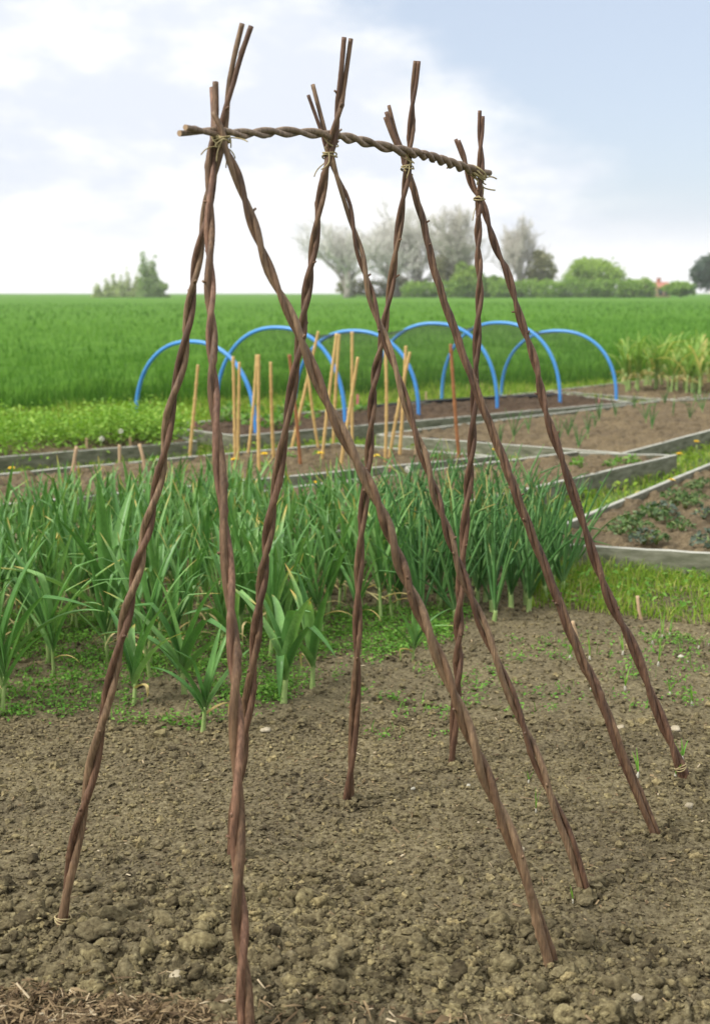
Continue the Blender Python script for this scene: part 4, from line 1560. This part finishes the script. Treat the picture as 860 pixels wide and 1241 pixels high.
def build_grass():
    rng = np.random.default_rng(8)
    pt = Parts()
    # right-hand patch between the soil and the bed
    poly = [(p.x, p.y) for p in (at(640, 735), at(700, 738), at(770, 748), at(860, 756), at(1050, 780), at(1000, 690), at(820, 600), at(640, 640))]
    P = scatter(poly, 26000, rng)
    dens = fbm(P[:, 0] * 5, P[:, 1] * 5, 4)
    P = outside_beds(P[rng.uniform(0.25, 0.75, len(P)) < dens + 0.12])
    h = rng.uniform(0.02, 0.13, len(P)) * (0.35 + fbm(P[:, 0] * 4, P[:, 1] * 4, 44))
    V, F, a = blades(P, h, rng.uniform(0.003, 0.007, len(P)), 1.0, -0.01, rng)
    pt.add(V, F, rnd=a)
    # paths between the beds
    poly = [(-5.5, 6.6), (-0.2, 7.0), (1.4, 7.2), (6.5, 12.5), (8.5, 20), (-3.5, 14.0), (-6.5, 12)]
    P = outside_beds(scatter(poly, 60000, rng))
    P = P[~in_poly(P[:, 0], P[:, 1], [(p.x, p.y) for p in GARLIC_POLY])]
    h = rng.uniform(0.03, 0.10, len(P)) * (0.4 + fbm(P[:, 0] * 2, P[:, 1] * 2, 45))
    V, F, a = blades(P, h, rng.uniform(0.006, 0.014, len(P)), 0.9, -0.02, rng)
    pt.add(V, F, rnd=a)
    bw = P[rng.integers(0, len(P), 5000)]
    V, F, a = leaf_discs(np.c_[bw, rng.uniform(0.0, 0.06, len(bw))], 0.6, 0.024, rng)
    pt.add(V, F, rnd=a)
    # rough grass behind the hoops, in front of the crop
    poly = [(-9, 11.5), (-3.0, 13.5), (8.5, 18.5), (12, 24), (-1, 19.5), (-9, 15)]
    P = outside_beds(scatter(poly, 42000, rng))
    h = rng.uniform(0.06, 0.24, len(P)) * (0.4 + fbm(P[:, 0] * 1.2, P[:, 1] * 1.2, 46))
    V, F, a = blades(P, h, rng.uniform(0.010, 0.022, len(P)), 0.7, -0.02, rng)
    pt.add(V, F, rnd=a)
    stuff_obj('grass', pt, M['grass'], 'short green grass on the paths around the raised beds', 'grass')


build_grass()


def build_weeds():
    rng = np.random.default_rng(18)
    pt = Parts()
    poly = [(p.x, p.y) for p in (at(-120, 885), at(0, 862), at(110, 872), at(190, 884), at(290, 872), at(420, 815), at(500, 785), at(560, 775), at(560, 730), at(420, 740), at(200, 740), at(-120, 740))]
    C = scatter(poly, 1900, rng)
    fr = fbm(C[:, 0] * 3, C[:, 1] * 3, 90)
    C = C[rng.uniform(0.34, 0.62, len(C)) < fr + 0.04]
    more = scatter([(p.x, p.y) for p in (at(420, 830), at(640, 770), at(860, 770), at(860, 860), at(420, 900))], 70, rng)
    C = np.concatenate([C, more])
    n = rng.integers(8, 30, len(C))
    idx = np.repeat(np.arange(len(C)), n)
    P = C[idx] + rng.normal(0, 0.028, (len(idx), 2))
    z = soil_height(P[:, 0], P[:, 1]) + rng.uniform(0.004, 0.035, len(P))
    V, F, a = leaf_discs(np.c_[P, z], 0.45, 0.0085, rng)
    pt.add(V, F, rnd=a)
    P = C[rng.integers(0, len(C), 1800)] + rng.normal(0, 0.04, (1800, 2))
    V, F, a = blades(P, rng.uniform(0.02, 0.07, len(P)), rng.uniform(0.002, 0.004, len(P)), 1.0, 0, rng)
    pt.add(V, F, rnd=a)
    # broad weed leaves in the grass on the right
    poly = [(p.x, p.y) for p in (at(660, 735), at(860, 750), at(960, 760), at(900, 695), at(680, 690))]
    P = scatter(poly, 650, rng)
    V, F, a = leaf_discs(np.c_[P, rng.uniform(0.0, 0.055, len(P))], 0.5, 0.016, rng)
    pt.add(V, F, rnd=a)
    stuff_obj('weeds', pt, M['weed'], 'low chickweed and weeds covering the soil under the garlic', 'weeds')


build_weeds()


def build_bed_foliage():
    rng = np.random.default_rng(28)
    pt = Parts()
    poly = [(p.x, p.y) for p in (tz(-170, 564), tz(228, 534), tz(196, 519), tz(-170, 534))]
    C = scatter(poly, 150, rng)
    for c in C:
        n = 120
        q = rng.normal(0, 1, (n, 3)) * np.array([0.14, 0.14, 0.075])
        P = np.array([c[0], c[1], SZ + 0.13 + rng.uniform(-0.02, 0.09)]) + q
        P[:, 2] = np.maximum(P[:, 2], SZ)
        V, F, a = leaf_discs(P, 0.7, 0.021, rng)
        pt.add(V, F, rnd=np.clip(a * 0.7 + rng.uniform(0, 0.3), 0, 1))
    stuff_obj('foliage', pt, M['berry_leaf'], 'bright green leafy crop filling the left raised bed', 'foliage')


build_bed_foliage()

# ------------------------------------------------------------------ the crop field
FE = [(-14, 12.5), (-4.5, 15.0), (0, 18.6), (5, 21.3), (12, 24.5), (30, 32)]     # near edge of the field


def field_edge(x):
    return np.interp(x, [p[0] for p in FE], [p[1] for p in FE])


def crop_h(x, y):
    return 0.42 + 0.07 * (fbm(x * 0.5, y * 0.35, 61) - 0.5) + 0.20 * (fbm(x * 2.1, y * 1.1, 63, 3) - 0.5)


def build_field():
    rng = np.random.default_rng(38)
    xs = np.concatenate([np.linspace(-14, 14, 90), ])
    ts = np.concatenate([np.linspace(0, 40, 110), np.geomspace(42, 620, 60)])
    X, Tm = np.meshgrid(np.linspace(-1, 1, 121), ts)
    X = X * (13 + Tm * 0.55)
    Y = field_edge(X) + Tm + 0.6
    Z = crop_h(X, Y) - 0.10
    Z[0] = -0.03
    n, m = X.shape
    V = np.stack([X, Y, Z], -1).reshape(-1, 3)
    i = np.arange(n - 1)[:, None] * m
    j = np.arange(m - 1)[None, :]
    Q = np.stack([i + j, i + j + 1, i + m + j + 1, i + m + j], -1).reshape(-1, 4)
    tag(link('field', np_mesh('field', V, Q, True), M['field']), kind='structure')
    pt = Parts()
    for (d0, d1, n, w0, w1) in ((0.0, 2.0, 26000, 0.008, 0.015), (2.0, 9, 36000, 0.010, 0.02), (9, 30, 30000, 0.018, 0.035), (30, 110, 26000, 0.05, 0.10)):
        T = rng.uniform(d0, d1, n)
        half = 0.34 * (19 + T) + 3
        x = rng.uniform(-1, 1, n) * half
        y = field_edge(x) + T
        clump = fbm(x * 2.2, y * 2.2, 47)
        h = crop_h(x, y) * rng.uniform(0.65, 1.42, n)
        if d0 == 0.0:
            h = h * np.clip(0.55 + T * 0.5, 0, 1)
        V, F, a = blades(np.stack([x, y], -1), h, rng.uniform(w0, w1, n), 0.42, -0.02, rng, np.clip(clump * 0.6 + 0.5 * fbm(x * 0.22, y * 0.12, 49) + rng.uniform(-0.38, 0.34, n) - 0.12 * (d0 == 0.0), 0, 1))  # shade along the crop's near edge is put into the blade colour
        pt.add(V, F, rnd=a)
    stuff_obj('barley', pt, M['crop'], 'young green cereal crop filling the field beyond the garden', 'crop')


build_field()

# ------------------------------------------------------------------ trees, hedges and a house beyond the field
def crown_mesh(lobes, n, size, rng, hollow=0.5):
    """leaf clumps spread through uneven lobes"""
    L = np.array(lobes, dtype=float)
    vol = L[:, 3] * L[:, 4] * L[:, 5]
    idx = rng.choice(len(L), n, p=vol / vol.sum())
    d = rng.normal(size=(n, 3))
    d /= np.linalg.norm(d, axis=1)[:, None]
    r = rng.uniform(hollow, 1.0, n) ** 0.6 * (1 + 0.12 * rng.normal(size=n))
    P = L[idx, :3] + d * r[:, None] * L[idx, 3:6]
    keep = (np.sin(P[:, 0] * 2.1 + P[:, 2] * 1.3) + np.sin(P[:, 1] * 1.9 + P[:, 2] * 2.4) + np.sin(P[:, 2] * 3.1 + P[:, 0])) > -1.9 * rng.uniform(0.5, 1.4, n)
    P = P[keep]
    V, F, a = leaf_discs(P, 1.2, size, rng, aspect=0.9)
    return np_mesh('crown', V, F, False, {'rnd': a})


def trunk_mesh(h, r, limbs, rng):
    pt = Parts()
    pt.tube([(0, 0, -0.3), (0.02 * h, 0, h * 0.4), (0, 0.02 * h, h)], [r * 1.3, r * 0.9, r * 0.3], 8)
    for k in range(limbs):
        a = rng.uniform(0, 6.28)
        z = h * rng.uniform(0.3, 0.75)
        e = np.array([math.cos(a), math.sin(a), 0]) * h * rng.uniform(0.18, 0.35)
        pt.tube([(0, 0, z), tuple(e * 0.5 + np.array([0, 0, z + h * 0.12])), tuple(e + np.array([0, 0, z + h * 0.28]))], [r * 0.5, r * 0.35, r * 0.1], 6)
    return pt.mesh('trunk', True)


def leafy_tree(name, px, top, base_y, width_px, Y, mat, label, cat, n=3000, size=0.3, kind='round', seed=0, group=None):
    rng = np.random.default_rng(seed)
    p = far(px, 400, Y)
    p.z = 0
    H = EYE + (HOR - top) / FPX * Y
    Wd = width_px / FPX * Y / 2
    root = empty(name, p)
    tag(root, label, cat, group)
    lob = []
    if kind == 'poplar':
        for k in range(7):
            t = k / 6
            lob.append((rng.normal(0, Wd * 0.15), rng.normal(0, Wd * 0.15), H * (0.12 + 0.78 * t), Wd * (1.0 - 0.72 * t), Wd * (1.0 - 0.72 * t), H * 0.13))
    elif kind == 'hedge':
        k = max(4, int(Wd / H * 3))
        for j in range(k):
            lob.append(((j / (k - 1) - 0.5) * 2 * Wd * 0.92, rng.normal(0, 1), H * rng.uniform(0.38, 0.5), Wd / k * 1.8, 2.2, H * rng.uniform(0.36, 0.55)))
    else:
        lob.append((0, 0, H * 0.56, Wd * 0.75, Wd * 0.75, H * 0.36))
        for k in range(20):
            a = rng.uniform(0, 6.28)
            e = rng.uniform(-0.7, 1.3)
            q, b = rng.uniform(0.55, 0.85), rng.uniform(0.14, 0.36)
            lob.append((math.cos(a) * math.cos(e) * Wd * q, math.sin(a) * math.cos(e) * Wd * q, H * 0.53 + math.sin(e) * H * q * 0.46, Wd * b, Wd * b, H * b * 0.5))
    link('crown', crown_mesh(lob, int(n * (1.8 if n > 500 else 1.2)), size * 1.1, rng), mat, root)
    link('trunk', trunk_mesh(H * 0.8, max(0.12, H * 0.022), 5, rng), M['bark'], root)
    return root


def bare_tree(px, top, width_px, Y, twig_mat, label, seed, budget=5200, buds=0, bud_mat=None, tw=0.022):
    rng = np.random.default_rng(seed)
    p = far(px, 400, Y)
    p.z = 0
    H = EYE + (HOR - top) / FPX * Y
    Wd = width_px / FPX * Y / 2
    root = empty('bare_tree', p)
    tag(root, label, 'tree', 'bare trees beyond the field')
    tr, tw_ = Parts(), Parts()
    ends = []

    def grow(pos, d, L, r, depth):
        pts = [pos]
        q, dd = pos.copy(), d.copy()
        for k in range(3):
            dd = dd + Vector(rng.normal(0, 0.13, 3)) + Vector((0, 0, 0.05))
            dd.normalize()
            q = q + dd * (L / 3)
            pts.append(q.copy())
        (tr if depth < 2 else tw_).tube([tuple(x) for x in pts], np.linspace(r, r * 0.6, 4), 6 if depth < 2 else 3)
        if depth >= 5:
            ends.append(q)
            return
        nb = {0: 6, 1: 5, 2: 5, 3: 4, 4: 3}[depth]
        for k in range(nb):
            t = rng.uniform(0.35, 1.0)
            b = pts[0].lerp(pts[-1], t) if k else pts[-1]
            sp = 0.95 if depth == 0 else 0.7
            nd = dd + Vector(rng.normal(0, sp, 3)) * (0.55 + 0.2 * depth / 4)
            nd.x *= Wd / H * 1.9
            nd.y *= Wd / H * 1.9
            nd.z = abs(nd.z) * 0.8 + 0.15 if depth < 3 else nd.z
            nd.normalize()
            grow(b, nd, L * rng.uniform(0.55, 0.78), max(r * 0.5, tw), depth + 1)

    grow(Vector((0, 0, -0.3)), Vector((0, 0, 1)), H * 0.22, H * 0.02, 0)
    for _ in range(2):
        grow(Vector((0, 0, -0.3)), Vector((rng.normal(0, 0.45), rng.normal(0, 0.3), 1)).normalized(), H * 0.2, H * 0.014, 1)
    # fit the crown into the height and width seen
    A = np.concatenate(tw_.V)
    sz = H / A[:, 2].max()
    sx = 1.05 * Wd / np.percentile(np.abs(A[:, :2]), 97)
    for lst in (tr.V, tw_.V):
        for v in lst:
            v[:, 2] *= sz
            v[:, :2] *= sx
    link('trunk', tr.mesh('trunk', True), M['bark'], root)
    link('branches', tw_.mesh('branches'), twig_mat, root)
    if buds:
        E = np.array([tuple(e) for e in ends]) * np.array([sx, sx, sz])
        P = E[rng.integers(0, len(E), buds)] + rng.normal(0, 0.35, (buds, 3))
        V, F, a = leaf_discs(P, 1.5, 0.10, rng)
        link('buds', np_mesh('buds', V, F, False, {'rnd': a}), bud_mat, root)
    return root


YF = 250.0
POP = [(120, 342, 12, 'shortest pale poplar at the left end of its row'), (131, 337, 10, 'small thin poplar, second in its row'), (139, 331, 9, 'slim poplar, third in its row'), (148, 333, 10, 'pale thin poplar, fourth in its row'),
       (157, 325, 10, 'slim pointed poplar in the middle of its row'), (167, 328, 10, 'pale poplar just left of the tallest poplar'), (177, 307, 15, 'tallest dark green poplar of the row'), (187, 311, 15, 'second tallest poplar with a dense crown'), (195, 338, 15, 'low bushy poplar at the right end of its row')]
for i, (px, top, w, lb) in enumerate(POP):
    leafy_tree('poplar_tree', px, top, 358, w * 1.45, YF + (i % 3) * 4, M['crown_poplar'] if i in (6, 7, 8) else M['crown_pale'], lb, 'tree', 1100 if i in (6, 7, 8) else 420, 0.22, 'poplar', 700 + i, 'poplars beyond the field')
bare_tree(420, 262, 84, YF, M['pale_twig'], 'pale bare tree at the left of the tree group, twigs almost white', 1, buds=500, bud_mat=M['lichen'])
bare_tree(478, 240, 112, YF + 6, M['pale_twig'], 'tallest bare tree with a wide pale twiggy crown', 2, buds=866, bud_mat=M['lichen'])
bare_tree(508, 252, 90, YF + 12, M['pale_twig'], 'pale bare tree behind the two central crowns', 5, buds=600, bud_mat=M['lichen'])
bare_tree(548, 250, 84, YF + 2, M['twig'], 'bare tree with a browner crown above the bright bush', 3, buds=500, bud_mat=M['lichen'])
bare_tree(628, 258, 54, YF + 10, M['twig'], 'slender bare tree standing apart to the right of the group', 4, buds=233, bud_mat=M['lichen'])
leafy_tree('olive_tree', 545, 300, 358, 60, YF + 4, M['crown_olive'], 'olive brown bushy tree under the bare crowns', 'tree', 1700, 0.3, 'round', 11)
leafy_tree('bush', 470, 335, 358, 90, YF + 8, M['crown_olive'], 'dull brown undergrowth bush beneath the tallest bare tree', 'bush', 2000, 0.28, 'hedge', 12)
leafy_tree('bush', 566, 321, 358, 48, YF - 4, M['crown_green'], 'bright green rounded bush below the bare trees', 'bush', 2600, 0.25, 'round', 13)
leafy_tree('bush', 598, 334, 358, 50, YF - 3, M['crown_hedge'], 'mid green low bush right of the brightest bush', 'bush', 2200, 0.25, 'round', 14)
leafy_tree('olive_tree', 655, 305, 358, 42, YF + 8, M['crown_olive'], 'pointed olive tree left of the round green tree', 'tree', 1500, 0.3, 'round', 15)
leafy_tree('hedge', 640, 337, 358, 300, YF - 5, M['crown_hedge'], 'long low green hedge at the far edge of the field', 'hedge', 8500, 0.25, 'hedge', 16)
leafy_tree('round_tree', 718, 311, 358, 84, YF + 2, M['crown_green'], 'fresh green round crowned tree beyond the field', 'tree', 2900, 0.3, 'round', 17)
leafy_tree('bush', 772, 338, 358, 44, YF - 2, M['crown_pale'], 'pale green bush between the round tree and the house', 'bush', 1300, 0.25, 'round', 18)
leafy_tree('bush', 822, 341, 358, 44, YF - 8, M['crown_hedge'], 'low green bush right of the house', 'bush', 1500, 0.25, 'round', 19)
leafy_tree('dark_tree', 862, 304, 358, 60, YF - 20, M['crown_dark'], 'dark blue green tree cut by the right edge', 'tree', 2600, 0.28, 'round', 20)


def build_house():
    Y = YF + 15
    p = far(797, 400, Y)
    root = empty('house', (p.x, p.y, 0))
    tag(root, 'small red roofed house half hidden behind bushes', 'house')
    k = Y / FPX
    w, d, he, hr = 15 * k, 7.0, EYE + (HOR - 349) * k, EYE + (HOR - 343) * k
    pt = Parts()
    pt.box((0, 0, he / 2), (w, d, he))
    wall = link('wall', pt.mesh('wall'), M['wall'], root)
    x, y = w / 2 + 0.3, d / 2 + 0.35
    V = [(-x, -y, he - 0.1), (x, -y, he - 0.1), (x, y, he - 0.1), (-x, y, he - 0.1), (-x, 0, hr), (x, 0, hr),
         (-x, -y, he + 0.08), (x, -y, he + 0.08), (x, y, he + 0.08), (-x, y, he + 0.08), (-x, 0, hr + 0.18), (x, 0, hr + 0.18)]
    me = bpy.data.meshes.new('roof')
    me.from_pydata(V, [], [(6, 7, 11, 10), (8, 9, 10, 11), (0, 4, 5, 1), (2, 5, 4, 3), (0, 1, 7, 6), (2, 3, 9, 8), (0, 6, 10, 4), (4, 10, 9, 3), (1, 5, 11, 7), (5, 2, 8, 11)])
    roof = link('roof', me, M['roof'], root)
    pt = Parts()
    pt.box((-w * 0.12, 0, hr + 0.25), (0.7, 0.7, 1.3))
    pt.box((-w * 0.12, 0, hr + 0.93), (0.85, 0.85, 0.12))
    link('chimney', pt.mesh('chimney'), M['roof'], roof)
    for s in (-0.27, 0.27):
        pt = Parts()
        pt.box((w * s, -d / 2 - 0.02, he * 0.6), (0.9, 0.06, 1.1))
        link('window', pt.mesh('window'), M['glass'], root)


build_house()


# ------------------------------------------------------------------ the moist air over the fields
def build_haze():
    pt = Parts()
    x0, x1, y0, y1, z0, z1 = -460, 460, -12, 720, -1.1, 24
    pt.box(((x0 + x1) / 2, (y0 + y1) / 2, (z0 + z1) / 2), (x1 - x0, y1 - y0, z1 - z0))
    m = bpy.data.materials.new('haze')
    m.use_nodes = True
    nt = m.node_tree
    nt.nodes.clear()
    out = nt.nodes.new('ShaderNodeOutputMaterial')
    v = nt.nodes.new('ShaderNodeVolumePrincipled')
    v.inputs['Color'].default_value = (0.95, 0.96, 0.97, 1)
    v.inputs['Density'].default_value = 0.0004
    v.inputs['Anisotropy'].default_value = 0.2
    nt.links.new(v.outputs[0], out.inputs['Volume'])
    tag(link('haze', pt.mesh('haze'), m), kind='stuff')


build_haze()
